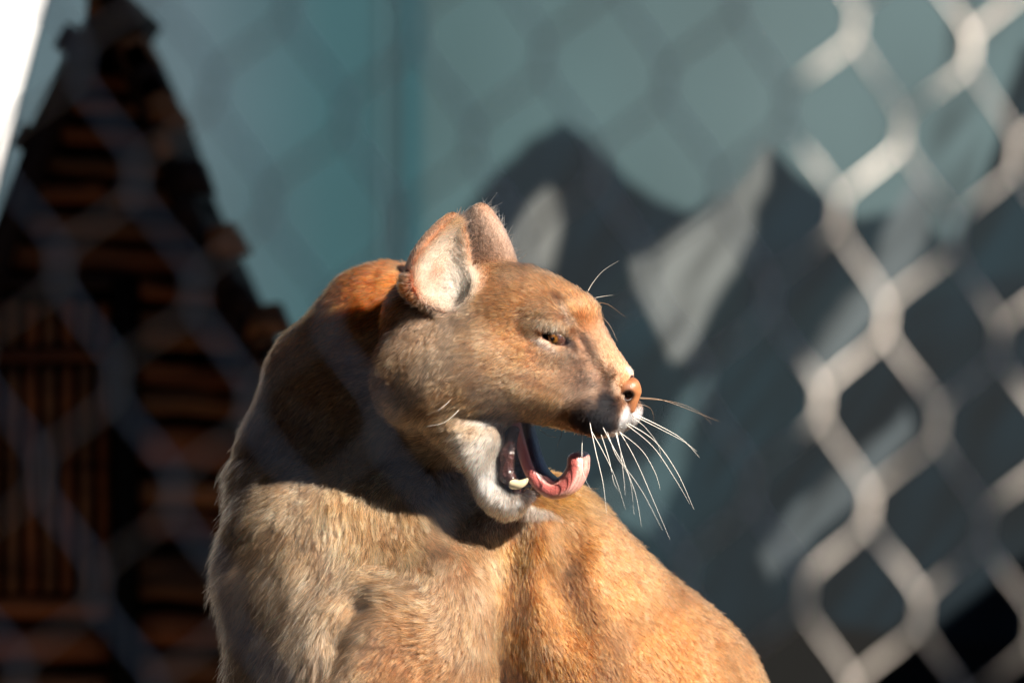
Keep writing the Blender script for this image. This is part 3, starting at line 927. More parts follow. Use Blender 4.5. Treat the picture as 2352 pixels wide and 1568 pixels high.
# tongue: a swept, flattened band that curls up at the tip
tom, n_, l_, b_ = newmat('tongue_flesh', rough=0.28, spec=0.6)
at = n_.new('ShaderNodeAttribute'); at.attribute_name = 'tint'
l_.new(at.outputs['Color'], b_.inputs['Base Color'])
b_.inputs['Subsurface Weight'].default_value = 0.35
b_.inputs['Subsurface Radius'].default_value = (0.006, 0.002, 0.0015)
add_bump(n_, l_, b_, 620, 0.5, 0.0015)
pth = catmull([(1196, 965), (1206, 1005), (1222, 1060), (1243, 1099), (1275, 1121), (1306, 1110), (1324, 1083), (1329, 1060), (1328, 1036)], 10, False)
n = len(pth)
tt = np.linspace(0, 1, n)
tg = np.gradient(pth, axis=0); tg /= np.linalg.norm(tg, axis=1, keepdims=True)
nn = np.stack([-tg[:, 1], tg[:, 0]], 1)           # right of the travel direction in the picture plane (y down)
seg = 40
vs, cs = [], []
for i in range(n):
    w_ = 50 * (1 - 0.10 * tt[i]) * (1 if tt[i] < 0.9 else math.sqrt(max(0.30, 1 - ((tt[i] - 0.9) / 0.115) ** 2)))
    th_ = (19 + 4 * math.exp(-((tt[i] - 0.6) / 0.2) ** 2)) * (1 if tt[i] < 0.93 else math.sqrt(max(0.10, 1 - ((tt[i] - 0.93) / 0.075) ** 2)))
    for j in range(seg):
        a = 2 * math.pi * j / seg
        ca_, sa_ = math.cos(a), math.sin(a)
        lat = w_ * np.sign(ca_) * abs(ca_) ** 0.7
        h = th_ * np.sign(sa_) * abs(sa_) ** 0.75
        h += -4.0 * (1 - abs(ca_)) if sa_ < 0 else 0       # central groove on the upper face
        p2 = pth[i] + nn[i] * (h)
        vs.append(HP(p2[0], p2[1], lat))
        # nn points to the outside of the curl (underside): h > 0 is the underside
        pink = np.array((0.62, 0.26, 0.22)); under = np.array((0.64, 0.33, 0.28)); top = np.array((0.05, 0.016, 0.016))  # top is near black: shadow on the upper face put into the colour
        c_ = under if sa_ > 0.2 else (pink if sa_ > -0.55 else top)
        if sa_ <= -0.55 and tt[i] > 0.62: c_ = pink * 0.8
        v_ = abs(math.sin(lat * 0.16 + 2.2 * math.sin(tt[i] * 7)))
        c_ = c_ * (1 - 0.35 * (v_ > 0.97) * (tt[i] > 0.6))
        if abs(ca_) > 0.93: c_ = c_ * np.array((0.85, 0.55, 0.55))
        cs.append(c_)
qd = [[i * seg + j, (i + 1) * seg + j, (i + 1) * seg + (j + 1) % seg, i * seg + (j + 1) % seg] for i in range(n - 1) for j in range(seg)]
qd += [[(n - 1) * seg + j, (n - 1) * seg + (j + 1) % seg, (n - 1) * seg + seg - 2 - j, (n - 1) * seg + seg - 1 - j] for j in range(0, seg // 2 - 1)]
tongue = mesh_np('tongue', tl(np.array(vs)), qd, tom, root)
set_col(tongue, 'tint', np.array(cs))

wm, n_, l_, b_ = newmat('whisker_hair', (0.85, 0.80, 0.72), rough=0.35, spec=0.5)
wmd, n_, l_, b_ = newmat('dark_whisker_hair', (0.28, 0.17, 0.10), rough=0.35, spec=0.5)
WH = [  # points, tip depth change, radius, dark
    ([(1440, 970), (1500, 1010), (1550, 1080), (1587, 1163)], -60, 1.1, 0), ([(1435, 972), (1495, 1022), (1543, 1092), (1577, 1150)], -40, 0.9, 0),
    ([(1452, 948), (1510, 975), (1565, 1007), (1606, 1050)], 40, 1.1, 0), ([(1452, 952), (1515, 984), (1568, 1012), (1600, 1036)], 30, 0.9, 0),
    ([(1466, 912), (1520, 918), (1590, 943), (1652, 968)], 60, 0.9, 1), ([(1462, 914), (1540, 921), (1600, 943), (1636, 974)], 50, 0.6, 1),
    ([(1420, 988), (1455, 1050), (1490, 1130), (1532, 1230)], -60, 1.0, 0), ([(1378, 972), (1420, 1050), (1468, 1120), (1512, 1205)], -80, 1.0, 0),
    ([(1349, 955), (1364, 1030), (1380, 1100), (1388, 1172)], -70, 1.0, 0), ([(1410, 990), (1430, 1060), (1455, 1130), (1467, 1200)], -60, 0.9, 0),
    ([(1349, 976), (1380, 1030), (1408, 1090), (1430, 1160)], -70, 0.9, 0), ([(1336, 992), (1334, 1040), (1338, 1085), (1353, 1116)], -40, 0.8, 0),
    ([(1376, 990), (1395, 1050), (1405, 1100), (1416, 1120)], -40, 0.8, 0), ([(1413, 990), (1422, 1040), (1428, 1090), (1431, 1130)], -40, 0.8, 0),
    ([(1390, 985), (1410, 1040), (1440, 1090), (1450, 1172)], -50, 0.8, 0), ([(1421, 990), (1470, 1030), (1500, 1080), (1512, 1120)], -40, 0.9, 0),
    ([(1460, 925), (1490, 935), (1500, 955), (1501, 980)], 40, 0.5, 1), ([(1455, 960), (1480, 980), (1510, 1020), (1518, 1060)], 30, 0.6, 0),
    ([(1350, 668), (1362, 648), (1385, 622), (1420, 600)], -20, 0.9, 0), ([(1368, 684), (1385, 681), (1400, 679), (1409, 679)], -10, 0.6, 0),
    ([(1376, 695), (1396, 700), (1415, 713), (1436, 729)], -10, 0.6, 1), ([(1384, 730), (1397, 745), (1408, 765), (1416, 784)], -10, 0.6, 1),
    ([(1104, 1155), (1090, 1162), (1081, 1178), (1079, 1198)], -30, 1.0, 0), ([(1104, 1165), (1096, 1172), (1088, 1180), (1085, 1192)], -30, 0.7, 0),
    ([(1065, 925), (1050, 945), (1020, 968), (985, 975)], -30, 0.6, 0), ([(1045, 905), (1035, 918), (1022, 930), (1008, 940)], -20, 0.55, 0),
    ([(1035, 1135), (1015, 1140), (1000, 1138), (985, 1132)], -20, 0.5, 0), ([(1290, 985), (1288, 1000), (1282, 1015), (1278, 1030)], 20, 0.6, 1),
    ([(1240, 985), (1262, 1000), (1280, 1002), (1292, 1000)], 60, 0.5, 0)]
for pts_, dz_, rr_, dk in WH:
    p = catmull(pts_, 6, False)
    y0 = near_surface(*pts_[0]) if pts_[0][0] < 1464 else HP(1456, 912, 30)[1]
    if dz_ > 0 and pts_[0][0] > 1400: y0 = HP(pts_[0][0] - 12, pts_[0][1], 32)[1]
    t = np.linspace(0, 1, len(p))
    P3 = np.stack([p[:, 0], y0 + 3 + dz_ * t ** 1.2, -p[:, 1]], 1)
    tube_mesh('whisker', P3, rr_ * 0.95 * (1 - 0.85 * t), wmd if dk else wm, root, 6)
print('head parts', round(time.time() - T0, 1))

# ------------------------------------------------------------------ background wall with a painted mountain scene
def box_v(x0, x1, y0, y1, z0, z1):
    v = [(x0, y0, z0), (x1, y0, z0), (x1, y1, z0), (x0, y1, z0), (x0, y0, z1), (x1, y0, z1), (x1, y1, z1), (x0, y1, z1)]
    f = [(0, 3, 2, 1), (4, 5, 6, 7), (0, 1, 5, 4), (1, 2, 6, 5), (2, 3, 7, 6), (3, 0, 4, 7)]
    return v, f

WY = 5.2
def at(px, py, y):
    k = (CAM_D + y) / CAM_D
    return ((px - 1176) * S * k, y, CAM_Z + (784 - py) * S * k)
wk = (CAM_D + WY) / CAM_D
# paint
PAINT = [  # colour, softness, polygon (in picture pixels)
    (lin(26, 50, 60), 12, [(1080, 470), (1150, 385), (1220, 318), (1290, 272), (1345, 305), (1395, 360), (1445, 412), (1510, 458), (1592, 492), (1680, 440), (1770, 322), (1830, 395), (1890, 440), (1960, 500), (2080, 480), (2200, 560), (2290, 330), (2320, 200), (2352, 100), (3100, 0), (3100, 2400), (-500, 2400), (-500, 1700), (600, 1200), (900, 700)]),
    (lin(14, 38, 50), 14, [(1100, 480), (1160, 400), (1230, 330), (1290, 290), (1340, 330), (1400, 400), (1450, 440), (1590, 505), (1500, 560), (1420, 640), (1300, 700), (1150, 640)]),
    (lin(182, 168, 162), 16, [(1255, 425), (1205, 480), (1168, 560), (1185, 620), (1262, 625), (1285, 520), (1280, 450)]),
    (lin(168, 158, 154), 16, [(1770, 325), (1715, 400), (1630, 490), (1540, 550), (1455, 600), (1460, 650), (1510, 740), (1545, 830), (1585, 815), (1640, 700), (1690, 610), (1735, 500), (1760, 420)]),
    (lin(16, 40, 52), 14, [(1775, 345), (1830, 410), (1900, 450), (1960, 520), (1930, 640), (1800, 720), (1700, 700), (1730, 560), (1755, 440)]),
    (lin(136, 134, 136), 22, [(2120, 380), (2160, 420), (2130, 560), (2060, 680), (1960, 790), (1870, 900), (1850, 860), (1900, 740), (2000, 620), (2060, 480)]),
    (lin(96, 116, 122), 16, [(1640, 850), (1600, 960), (1560, 1100), (1490, 1230), (1380, 1180), (1360, 1120), (1500, 1050), (1580, 900)]),
    (lin(122, 122, 126), 20, [(2260, 760), (2200, 800), (2040, 960), (1880, 1110), (1760, 1250), (1740, 1330), (1800, 1330), (1900, 1200), (2060, 1040), (2230, 880)]),
    (lin(18, 38, 48), 22, [(1960, 900), (2100, 700), (2352, 620), (3000, 600), (3000, 1700), (1850, 1700), (1340, 1700), (1640, 1300), (1850, 1000)]),
    (lin(122, 122, 126), 20, [(2090, 940), (1960, 1060), (1840, 1150), (1750, 1280), (1770, 1330), (1860, 1240), (2000, 1120), (2110, 1000)]),
    (lin(120, 132, 134), 14, [(2330, 0), (2270, 180), (2240, 420), (2170, 560), (2120, 420), (2180, 100), (2200, -60)]),
    (lin(10, 12, 12), 30, [(1740, 1480), (1850, 1420), (2100, 1460), (2352, 1480), (3000, 1450), (3000, 2600), (1500, 2600), (1600, 1550)]),
]
def wall_color(px, py):
    tealL = np.array(lin(74, 116, 124)); grey = np.array(lin(116, 132, 142)); tealR = np.array(lin(100, 128, 132)); gR = np.array(lin(134, 148, 150))
    t = np.clip((px - 430) / 330, 0, 1)[..., None]
    c = grey * (1 - t) + tealL * t
    t = np.clip((px - 900) / 900, 0, 1)[..., None]
    c2 = tealR * (1 - t) + gR * t
    c = np.where((px > 960)[..., None], c2, c)
    nz = vnoise(np.stack([px.ravel(), py.ravel() * 0.6, 0 * px.ravel()], 1), 150, 3).reshape(px.shape)
    c = c * (1 + 0.12 * nz)[..., None]
    for (a, b, w_, cc, st) in ((1010, 950, 26, lin(52, 108, 118), 0.55), (905, 905, 16, lin(64, 84, 90), 0.8), (870, 870, 10, lin(60, 84, 90), 0.8)):
        m = np.exp(-((px - b) / w_) ** 4) * st
        c = c * (1 - m)[..., None] + np.array(cc) * m[..., None]
    wob = 6 * vnoise(np.stack([px.ravel(), py.ravel(), 0 * px.ravel()], 1), 60, 8).reshape(px.shape)
    for cc, soft, poly in PAINT:
        d = poly_sd(px + wob, py + wob, poly)
        m = np.clip(0.5 + d / (0.7 * soft), 0, 1)[..., None]
        v = (1 + 0.5 * vnoise(np.stack([px.ravel() + py.ravel() * 0.7, (py.ravel() - px.ravel() * 0.5) * 0.2, 0 * px.ravel()], 1), 40, 5).reshape(px.shape))[..., None]
        c = c * (1 - m) + np.array(cc) * v * m
    return c * np.array([0.235, 0.305, 0.325])
wmt, n_, l_, b_ = newmat('mural_paint', rough=0.75, spec=0.2)
at_ = n_.new('ShaderNodeAttribute'); at_.attribute_name = 'tint'
l_.new(at_.outputs['Color'], b_.inputs['Base Color'])
add_bump(n_, l_, b_, 60, 0.2, 0.004)
wall = empty('painted_wall', (0, WY, 0))
tag(wall, 'teal wall painted with dark mountains and grey slopes behind the cougar', 'wall')
def wall_panel(px0, px1, py0, py1, left_slant=None, nx=120, ny=150):  # front face grid
    u, v = np.meshgrid(np.linspace(0, 1, nx), np.linspace(0, 1, ny), indexing='ij')
    pyv = py0 + (py1 - py0) * v
    lx = px0 + 0 * pyv if left_slant is None else left_slant(pyv)
    pxv = lx + (px1 - lx) * u
    X = (pxv - 1176) * S * wk; Z = CAM_Z + (784 - pyv) * S * wk
    fr = np.stack([X, 0 * X, Z], -1).reshape(-1, 3)
    fr = fr + np.array([0, 0.03 if px0 > 500 else 0, 0])
    bk = fr + np.array([0, 0.13 if px0 > 500 else 0.12, 0])
    i = (np.arange(nx - 1)[:, None] * ny + np.arange(ny - 1)[None, :]).ravel()
    f1 = np.stack([i, i + 1, i + ny + 1, i + ny], 1)
    n0 = nx * ny
    edge = [a * ny for a in range(nx)] + [(nx - 1) * ny + b for b in range(1, ny)] + [a * ny + ny - 1 for a in range(nx - 2, -1, -1)] + [b for b in range(ny - 2, 0, -1)]
    side = [[edge[k], edge[(k + 1) % len(edge)], n0 + edge[(k + 1) % len(edge)], n0 + edge[k]] for k in range(len(edge))]
    Fq = np.concatenate([f1, f1[:, ::-1] + n0, np.array(side)])
    o = mesh_np('wall_panel', np.concatenate([fr, bk]), Fq, wmt, wall, smooth=False)
    c = wall_color(pxv, pyv).reshape(-1, 3)
    set_col(o, 'tint', np.concatenate([c, c]))
    return o
base_py = 784 + CAM_Z / (S * wk)
wall_panel(-20, 884, -1500, base_py + 2, lambda p: np.where(p < 420, 96 - 0.27 * p, np.maximum(-14 - (p - 420) * 0.30, -600)), 70, 120)
wall_panel(878, 3300, -1500, base_py + 2, None, 300, 300)
pm, n_, l_, b_ = newmat('painted_pipe', lin(88, 112, 118), rough=0.5)
x_, _, _ = at(902, 0, WY - 0.04)
v, f = box_v(x_ - 0.008, x_ + 0.008, -0.007, -0.003, 0, 3.2)


# ------------------------------------------------------------------ wooden hut
HY = 2.6
hut = empty('log_hut', (at(300, 0, HY)[0], HY, 0))
tag(hut, 'dark steep roofed wooden hut with plank gable and slatted door at left', 'hut')
hk = (CAM_D + HY) / CAM_D
HO = np.array(hut.location)
woods = []
for i, (c1, c2) in enumerate((((0.08, 0.024, 0.012), (0.50, 0.15, 0.045)), ((0.06, 0.028, 0.014), (0.42, 0.16, 0.060)), ((0.010, 0.005, 0.004), (0.035, 0.015, 0.009)))):
    m, n_, l_, b_ = newmat('dark_wood', rough=0.8, spec=0.15)
    noise_ramp(n_, l_, b_, c1, c2, 2.5, stretch=(1, 1, 6) if i < 2 else (1, 1, 1), lo=0.35, hi=0.75)
    add_bump(n_, l_, b_, 30, 0.5, 0.01)
    woods.append(m)
blk, n_, l_, b_ = newmat('dark_interior_wood', (0.006, 0.005, 0.004), rough=0.95, spec=0.05)
def hut_log(name, px0, px1, py0, py1, depth, mat, yoff=0.0, slant=0.0, rag=0.0):
    """a rough plank or half log, irregular outline, in picture pixels at the hut's distance"""
    x0, _, z1 = at(px0, py0, HY); x1, _, z0 = at(px1, py1, HY)
    n = 8 if (x1 - x0) > (z1 - z0) else 8
    horiz = (x1 - x0) > (z1 - z0)
    L = (x1 - x0) if horiz else (z1 - z0)
    W_ = (z1 - z0) if horiz else (x1 - x0)
    vs = []
    for i in range(n + 1):
        t = i / n
        wob = random.uniform(-1, 1) * W_ * 0.05
        ww = W_ * 0.5 * random.uniform(0.9, 1.05)
        for j in range(8):
            a = 2 * math.pi * j / 8 + math.pi / 8
            p, q_ = math.cos(a), math.sin(a)
            p = np.sign(p) * abs(p) ** 0.6; q_ = np.sign(q_) * abs(q_) ** 0.8
            cen_ = W_ * 0.5 + wob + slant * t
            if horiz: vs.append((x0 + L * t, -q_ * depth * 0.5 + yoff, z0 + cen_ + ww * p))
            else: vs.append((x0 + cen_ + ww * p, -q_ * depth * 0.5 + yoff, z0 + L * t))
    qs = [(i * 8 + j, i * 8 + (j + 1) % 8, (i + 1) * 8 + (j + 1) % 8, (i + 1) * 8 + j) for i in range(n) for j in range(8)]
    vs = np.array(vs); base = len(vs)
    fcs = [tuple(q) for q in qs] + [(7, 6, 1, 0), (6, 5, 2, 1), (5, 4, 3, 2), (base - 8, base - 7, base - 2, base - 1), (base - 7, base - 6, base - 3, base - 2), (base - 6, base - 5, base - 4, base - 3)]
    vs[:, 0] -= HO[0]
    return mesh_np(name, vs, fcs, mat, hut, smooth=False)
Lx = lambda y: np.interp(y, [0, 60, 180, 320, 450, 700, 1568, 2400], [262, 222, 155, 90, 45, -50, -350, -630])
Rx = lambda y: np.interp(y, [0, 60, 180, 290, 380, 500, 640, 780, 1000, 1568, 2400], [285, 320, 370, 418, 440, 492, 560, 622, 700, 920, 1240])
hbase = 784 + CAM_Z / (S * hk)
# dark backing of the gable
ys_ = np.linspace(0, hbase, 14)
vs = []
for y in ys_:
    for x in (Lx(y) + 6, Rx(y) - 26):
        X, _, Z = at(x, y, HY)
        vs.append((X - HO[0], 0.05, Z)); vs.append((X - HO[0], 0.5, Z))
fs = []
for i in range(len(ys_) - 1):
    a = i * 4
    fs += [(a, a + 2, a + 6, a + 4), (a + 1, a + 5, a + 7, a + 3), (a, a + 4, a + 5, a + 1), (a + 2, a + 3, a + 7, a + 6)]
fs += [(0, 1, 3, 2), (len(vs) - 4, len(vs) - 2, len(vs) - 1, len(vs) - 3)]
mesh_np('gable_backing', vs, fs, blk, hut, smooth=False)
# gable planks
rows = [(160, 205), (222, 262), (288, 335), (355, 400), (420, 470), (488, 545), (560, 625)]
for i, (a, b) in enumerate(rows):
    y = (a + b) / 2
    x0, x1 = Lx(y) + 40 + random.uniform(0, 20), Rx(y) - 45
    x0 = max(x0, -260)
    if x1 - x0 < 60: x0 = x1 - 60
    if i % 3 == 1:
        xm = x0 + (x1 - x0) * random.uniform(0.4, 0.6)
        hut_log('plank', x0, xm - 6, a, b, 0.06, woods[0]); hut_log('plank', xm + 6, x1, a + 8, b + 8, 0.06, woods[1])
    else:
        hut_log('plank', x0, x1, a, b, 0.07, woods[i % 2], slant=-0.01)
for i, (a, b) in enumerate([(640, 690), (705, 800), (830, 885), (890, 950), (975, 1075), (1095, 1160), (1165, 1240), (1270, 1380), (1400, 1480), (1495, 1568), (1600, 1700), (1720, 1830), (1850, 1925)]):
    hut_log('plank', 325, Rx((a + b) / 2) - 60, a, b, 0.08, woods[i % 2], slant=-0.012)
hut_log('post', 262, 318, 640, hbase, 0.12, blk, -0.04)
hut_log('beam', -200, 300, 632, 668, 0.10, woods[2], -0.04)
# slatted door
door = bpy.data.objects.new('door', None); door.location = (0, 0, 0); C.objects.link(door); door.parent = hut
for k, x in enumerate(range(-150, 250, 42)):
    for (a, b) in ((690, 795), (835, 1360)):
        o = hut_log('slat', x, x + 26 + random.uniform(-4, 4), a + random.uniform(0, 10), b, 0.04, woods[(k + 1) % 2], -0.01)
        o.parent = door
for (a, b) in ((800, 832), (1370, 1420)):
    o = hut_log('rail', -170, 256, a, b, 0.05, woods[0], -0.01); o.parent = door
hut_log('plank', -300, 256, 1440, 1520, 0.08, woods[0]); hut_log('plank', -330, 256, 1540, 1620, 0.08, woods[1])
hut_log('plank', -360, 256, 1640, 1740, 0.08, woods[0]); hut_log('plank', -380, 256, 1760, 1900, 0.08, woods[1])
# verge boards of the roof with ragged shingle ends
def verge(side):
    fX = Lx if side < 0 else Rx
    m = woods[2]
    pts = [(fX(y), y) for y in (0, 120, 290, 450, 640, 800, 1100, 1568, hbase)]
    vs = []
    for (x, y) in pts:
        for dx in (-66, -26) if side > 0 else (10, 46):
            X, _, Z = at(x + dx, y, HY)
            vs.append((X - HO[0], -0.22, Z)); vs.append((X - HO[0], 0.55, Z))
    fs = []
    for i in range(len(pts) - 1):
        a = i * 4
        fs += [(a, a + 4, a + 6, a + 2), (a + 1, a + 3, a + 7, a + 5), (a, a + 1, a + 5, a + 4), (a + 2, a + 6, a + 7, a + 3)]
    fs += [(0, 2, 3, 1), (len(vs) - 4, len(vs) - 3, len(vs) - 1, len(vs) - 2)]
    mesh_np('roof_slope', vs, fs, m, hut, smooth=False)
verge(1); verge(-1)
def shingle(px, py, w_, h_, tiltdeg):
    x, _, z = at(px, py, HY)
    v, f = box_v(-w_ / 2 * S * hk, w_ / 2 * S * hk, 0, 0.16, -h_ / 2 * S * hk, h_ / 2 * S * hk)
    v = np.array(v)
    v[4:, 0] *= 0.6
    c, s_ = math.cos(R(tiltdeg)), math.sin(R(tiltdeg))
    v2 = v.copy(); v2[:, 0] = v[:, 0] * c - v[:, 2] * s_ + x - HO[0]; v2[:, 2] = v[:, 0] * s_ + v[:, 2] * c + z; v2[:, 1] -= 0.24
    mesh_np('shingle', v2, f, woods[random.choice((1, 2, 2))], hut, smooth=False)
for (px, py, w_, h_, t_) in ((262, 34, 70, 50, 10), (300, 60, 80, 110, 22), (330, 120, 70, 120, 24), (358, 185, 74, 120, 24), (392, 255, 74, 120, 26), (396, 335, 40, 80, 8), (456, 418, 96, 72, 4), (448, 490, 60, 70, 14), (536, 562, 88, 72, 16), (530, 630, 50, 80, 24),
                             (575, 690, 60, 60, 24), (630, 738, 100, 74, 8), (628, 800, 60, 70, 16), (650, 850, 80, 120, 24), (690, 930, 80, 120, 20), (720, 1010, 80, 120, 20), (760, 1100, 80, 130, 20), (186, 110, 30, 60, -22), (92, 330, 34, 60, -24)):
    shingle(px, py, w_, h_, t_)

# ------------------------------------------------------------------ chain link fence between camera and cougar
FD = 1.97                       # metres from the camera
FYAW = R(22)
fence = empty('chain_link_fence', (0, -CAM_D + FD, CAM_Z))
fence.rotation_euler = (0, R(5.7), FYAW)
tag(fence, 'galvanised chain link fence in front of the cougar, sunlit at right and out of focus', 'fence')
fm, n_, l_, b_ = newmat('galvanised_wire', (0.95, 0.88, 0.81), rough=0.5, metal=0.9, spec=0.6)
fk = FD / CAM_D
pw = 291 * S * fk / math.cos(FYAW)          # node spacing across
ph_ = 452 * S * fk                          # node spacing down
# a node sits at picture position (2126, 262)
nx_ = (1043 - 1176) * S * fk; nz_ = (784 - 777) * S * fk
c6, s6 = math.cos(R(5.7)), math.sin(R(5.7))
ox = (nx_ * c6 - nz_ * s6) / math.cos(FYAW) * 1.0; oz = nx_ * s6 + nz_ * c6
wr = 0.00135
def wire_mesh(i, z0, z1):
    """zigzag wire i runs between node columns i and i+1 (half pitch apart)"""
    pts = []
    per = ph_
    n = int((z1 - z0) / per * 12)
    for k in range(n + 1):
        z = z0 + (z1 - z0) * k / n
        phs = (z - oz) / per + (0.5 if i % 2 else 0.0)
        tri_ = abs(((phs + 0.5) % 1.0) - 0.5) * 2.0         # 0 at nodes of column i, 1 at nodes of column i+1
        # rounded corners: straighten near both ends
        t = tri_
        t = min(1.0, max(0.0, (t - 0.10) / 0.80))
        t = 0.55 * t + 0.45 * t * t * (3 - 2 * t)
        x = ox + (i + t) * pw / 2 + (t - 0.5) * 2 * wr * 0.9
        y = wr * 1.1 * math.cos(2 * math.pi * phs * 1.0) * (1 if i % 2 else -1)
        pts.append((x, y, z - (x - ox) * 0.065))
    p = np.array(pts)
    tg = np.gradient(p, axis=0); tg /= np.linalg.norm(tg, axis=1, keepdims=True)
    up = np.array([0, 1.0, 0]); vs = []
    for k in range(len(p)):
        a = np.cross(tg[k], up); a /= np.linalg.norm(a); b = np.cross(tg[k], a)
        for j in range(6):
            phj = 2 * math.pi * j / 6
            vs.append(p[k] + wr * (math.cos(phj) * a + math.sin(phj) * b))
    qd = [[k * 6 + j, k * 6 + (j + 1) % 6, (k + 1) * 6 + (j + 1) % 6, (k + 1) * 6 + j] for k in range(len(p) - 1) for j in range(6)]
    mesh_np('wire', vs, qd, fm, fence)
for i in (range(-34, 16) if not os.environ.get('NOFENCE') else ()):
    wire_mesh(i, -CAM_Z + 0.12, 0.62)

# ------------------------------------------------------------------ white block added beyond the painted wall, stands in for bright sky
whm, n_, l_, b_ = newmat('white_block_face', (0.62, 0.61, 0.60), rough=0.8)
add_bump(n_, l_, b_, 20, 0.2, 0.01)
wb = empty('added_white_block', (-6.5, 10, 0))
tag(wb, 'added white block standing in for the bright sky patch in the top left corner', 'building')
v, f = box_v(-4.5, 4.5, 0, 5, 0, 3.6)
mesh_np('wall', v, f, whm, wb, smooth=False)
rfm, n_, l_, b_ = newmat('roof_sheet', (0.25, 0.25, 0.25), rough=0.6)
v, f = box_v(-4.7, 4.7, -0.2, 5.2, 3.602, 3.75)
mesh_np('roof', v, f, rfm, wb, smooth=False)

# ------------------------------------------------------------------ unseen dark board wall added on the left to cut sky fill
bw = empty('added_board_wall', (-2.6, 1.5, 0))
tag(bw, 'unseen dark timber board wall added at left to cut the sky light', 'wall')
for k in range(14):
    v, f = box_v(0, 0.04 + 0.01 * (k % 2), -3.5 + k * 0.5, -3.5 + k * 0.5 + 0.49, 0, 4.2)
    mesh_np('board', v, f, woods[2], bw, smooth=False)

# ------------------------------------------------------------------ unseen roof added to cut sky fill and shade hut and fence
rfd, n_, l_, b_ = newmat('added_roof_sheet', (0.045, 0.045, 0.045), rough=0.7)
ro = empty('added_shade_roof', (0, 0, 3.2))
tag(ro, 'unseen dark sheet roof on posts, added to shade the hut and fence', 'roof')
xs_ = np.linspace(-2.5, 2.6, 95)
zz = 0.02 * np.sin(np.arange(95) * math.pi / 2)
vv = [(x, y, z + h) for y in (-2.55, 2.4) for x, z in zip(xs_, zz) for h in (0, 0.006)]
ff = []
for k in range(94):
    a = k * 2; b2 = 190 + k * 2
    ff += [(a, b2, b2 + 2, a + 2), (a + 1, a + 3, b2 + 3, b2 + 1), (a, a + 2, a + 3, a + 1), (b2, b2 + 1, b2 + 3, b2 + 2)]
mesh_np('roof_sheet', vv, ff, rfd, ro, smooth=False)
rw = empty('added_board_wall', (2.9, 1.35, 0))  # second added wall, blocks low sky light from the right
tag(rw, 'unseen low dark timber board wall added at right to narrow the sky light', 'wall')
for k in range(15):
    v, f = box_v(0, 0.04 + 0.01 * (k % 2), -3.75 + k * 0.5, -3.75 + k * 0.5 + 0.49, 0, 1.62)
    mesh_np('board', v, f, woods[2], rw, smooth=False)
vv2 = [(x + 5.05, max(y, -0.6), z - 0.03) for (x, y, z) in vv]
vv2 = [(min(x, 3.4), y, z) for (x, y, z) in vv2 if True]
vv2 = [(2.55 + (x - 2.55) * 1.0, y, z) for (x, y, z) in vv2]
kk_ = [i for i in range(34)]
v2 = [vv2[2 * i + h] for i in kk_ for h in (0, 1)] + [vv2[190 + 2 * i + h] for i in kk_ for h in (0, 1)]
f2 = []
for k in range(len(kk_) - 1):
    a = k * 2; b2 = 2 * len(kk_) + k * 2
    f2 += [(a, b2, b2 + 2, a + 2), (a + 1, a + 3, b2 + 3, b2 + 1), (a, a + 2, a + 3, a + 1), (b2, b2 + 1, b2 + 3, b2 + 2)]
mesh_np('roof_sheet', v2, f2, rfd, ro, smooth=False)  # extra sheet added to shade the lower part of the hut
for (x, y) in ((-2.4, -2.4), (-2.4, 2.3), (2.5, 2.3), (2.5, -2.45)):
    v, f = box_v(x - 0.04, x + 0.04, y - 0.04, y + 0.04, -3.2, -0.03)
    mesh_np('post', v, f, rfd, ro, smooth=False)

# ------------------------------------------------------------------ unseen small leafy tree, added on the sun path to dapple the mesh
lfm, n_, l_, b_ = newmat('leaf_green', (0.05, 0.10, 0.025), rough=0.5)
brm, n_, l_, b_ = newmat('bark_brown', (0.07, 0.05, 0.035), rough=0.9)
add_bump(n_, l_, b_, 40, 0.6, 0.01)
tr = empty('dapple_tree', (2.15, -3.3, 0))
tag(tr, 'unseen young leafy tree added on the sun path to dapple the fence', 'tree')
def limb(path, r0, r1):
    p = catmull(path, 5, False); t = np.linspace(0, 1, len(p)); vs = []; nseg = 8
    tg_ = np.gradient(p, axis=0)
    for i in range(len(p)):
        a = np.cross(tg_[i], (0.3, 1, 0.1)); a /= np.linalg.norm(a); b = np.cross(tg_[i], a); b /= np.linalg.norm(b)
        r_ = r0 + (r1 - r0) * t[i]
        for j in range(nseg):
            vs.append(p[i] + r_ * (math.cos(2 * math.pi * j / nseg) * a + math.sin(2 * math.pi * j / nseg) * b))
    return mesh_np('limb' if r0 < 0.03 else 'trunk', vs, [[i * nseg + j, i * nseg + (j + 1) % nseg, (i + 1) * nseg + (j + 1) % nseg, (i + 1) * nseg + j] for i in range(len(p) - 1) for j in range(nseg)], brm, tr)
limb([(0, 0, 0), (0.03, 0.02, 0.7), (-0.03, 0.05, 1.4), (0, 0, 2.4)], 0.045, 0.012)
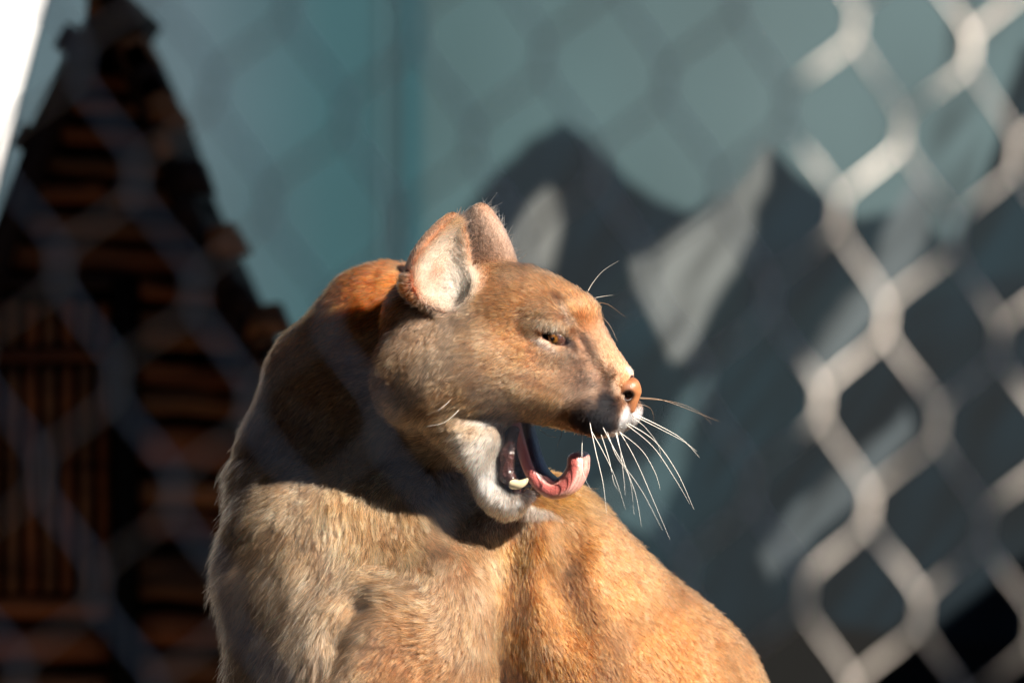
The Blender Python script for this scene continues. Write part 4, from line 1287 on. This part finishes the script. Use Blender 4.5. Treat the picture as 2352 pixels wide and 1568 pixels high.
lims = [[(-0.02, 0.04, 1.3), (-0.2, 0.1, 1.6), (-0.5, 0.25, 1.95)], [(0, 0.02, 1.6), (0.2, -0.1, 1.95), (0.35, -0.2, 2.3)], [(0, 0, 1.9), (-0.2, 0.15, 2.2), (-0.4, 0.1, 2.5)], [(0, 0.03, 1.5), (-0.25, -0.15, 1.9), (-0.35, -0.3, 2.2)]]
for q_l in lims: limb(q_l, 0.02, 0.006)
lr = np.random.default_rng(11)
lv, lf = [], []
for k in range(330):
    q_l = catmull(lims[lr.integers(4)], 6, False)
    c_ = q_l[lr.integers(4, len(q_l))] + lr.normal(0, 0.14, 3)
    d_ = lr.normal(0, 1, 3); d_ /= np.linalg.norm(d_)
    e_ = np.cross(d_, lr.normal(0, 1, 3)); e_ /= np.linalg.norm(e_)
    n0 = len(lv); L_ = lr.uniform(0.03, 0.055)
    lv += [c_ - d_ * L_, c_ + e_ * L_ * 0.45, c_ + d_ * L_, c_ - e_ * L_ * 0.45]
    lf.append([n0, n0 + 1, n0 + 2, n0 + 3])
crown = mesh_np('crown', lv, lf, lfm, tr, smooth=False)
tag(crown, kind='stuff')

# ------------------------------------------------------------------ timber shelter added around the camera to shade the fence and cut fill
shm, n_, l_, b_ = newmat('added_shelter_timber', rough=0.85, spec=0.1)
noise_ramp(n_, l_, b_, (0.02, 0.013, 0.008), (0.06, 0.038, 0.022), 3, stretch=(1, 1, 8))
add_bump(n_, l_, b_, 25, 0.4, 0.01)
sh = empty('added_shelter', (0, -5, 0))
tag(sh, 'unseen dark timber shelter added around the camera to shade the fence', 'shelter')
def sb(name, x0, x1, y0, y1, z0, z1):
    v, f = box_v(x0, x1, y0 + 5, y1 + 5, z0, z1)
    mesh_np(name, v, f, shm, sh, smooth=False)
sb('added_side_wall', 1.0, 1.06, -8.0, -2.672, 0, 2.50)
sb('added_side_wall', -2.06, -2.0, -8.0, -2.60, 0, 2.50)
sb('added_back_wall', -1.998, 0.998, -8.06, -8.0, 0, 2.50)
sb('roof', -2.3, 1.3, -8.3, -2.62, 2.503, 2.60)
sb('post', 1.0, 1.058, -2.669, -2.609, 0, 2.50)
print('script', round(time.time() - T0, 1))
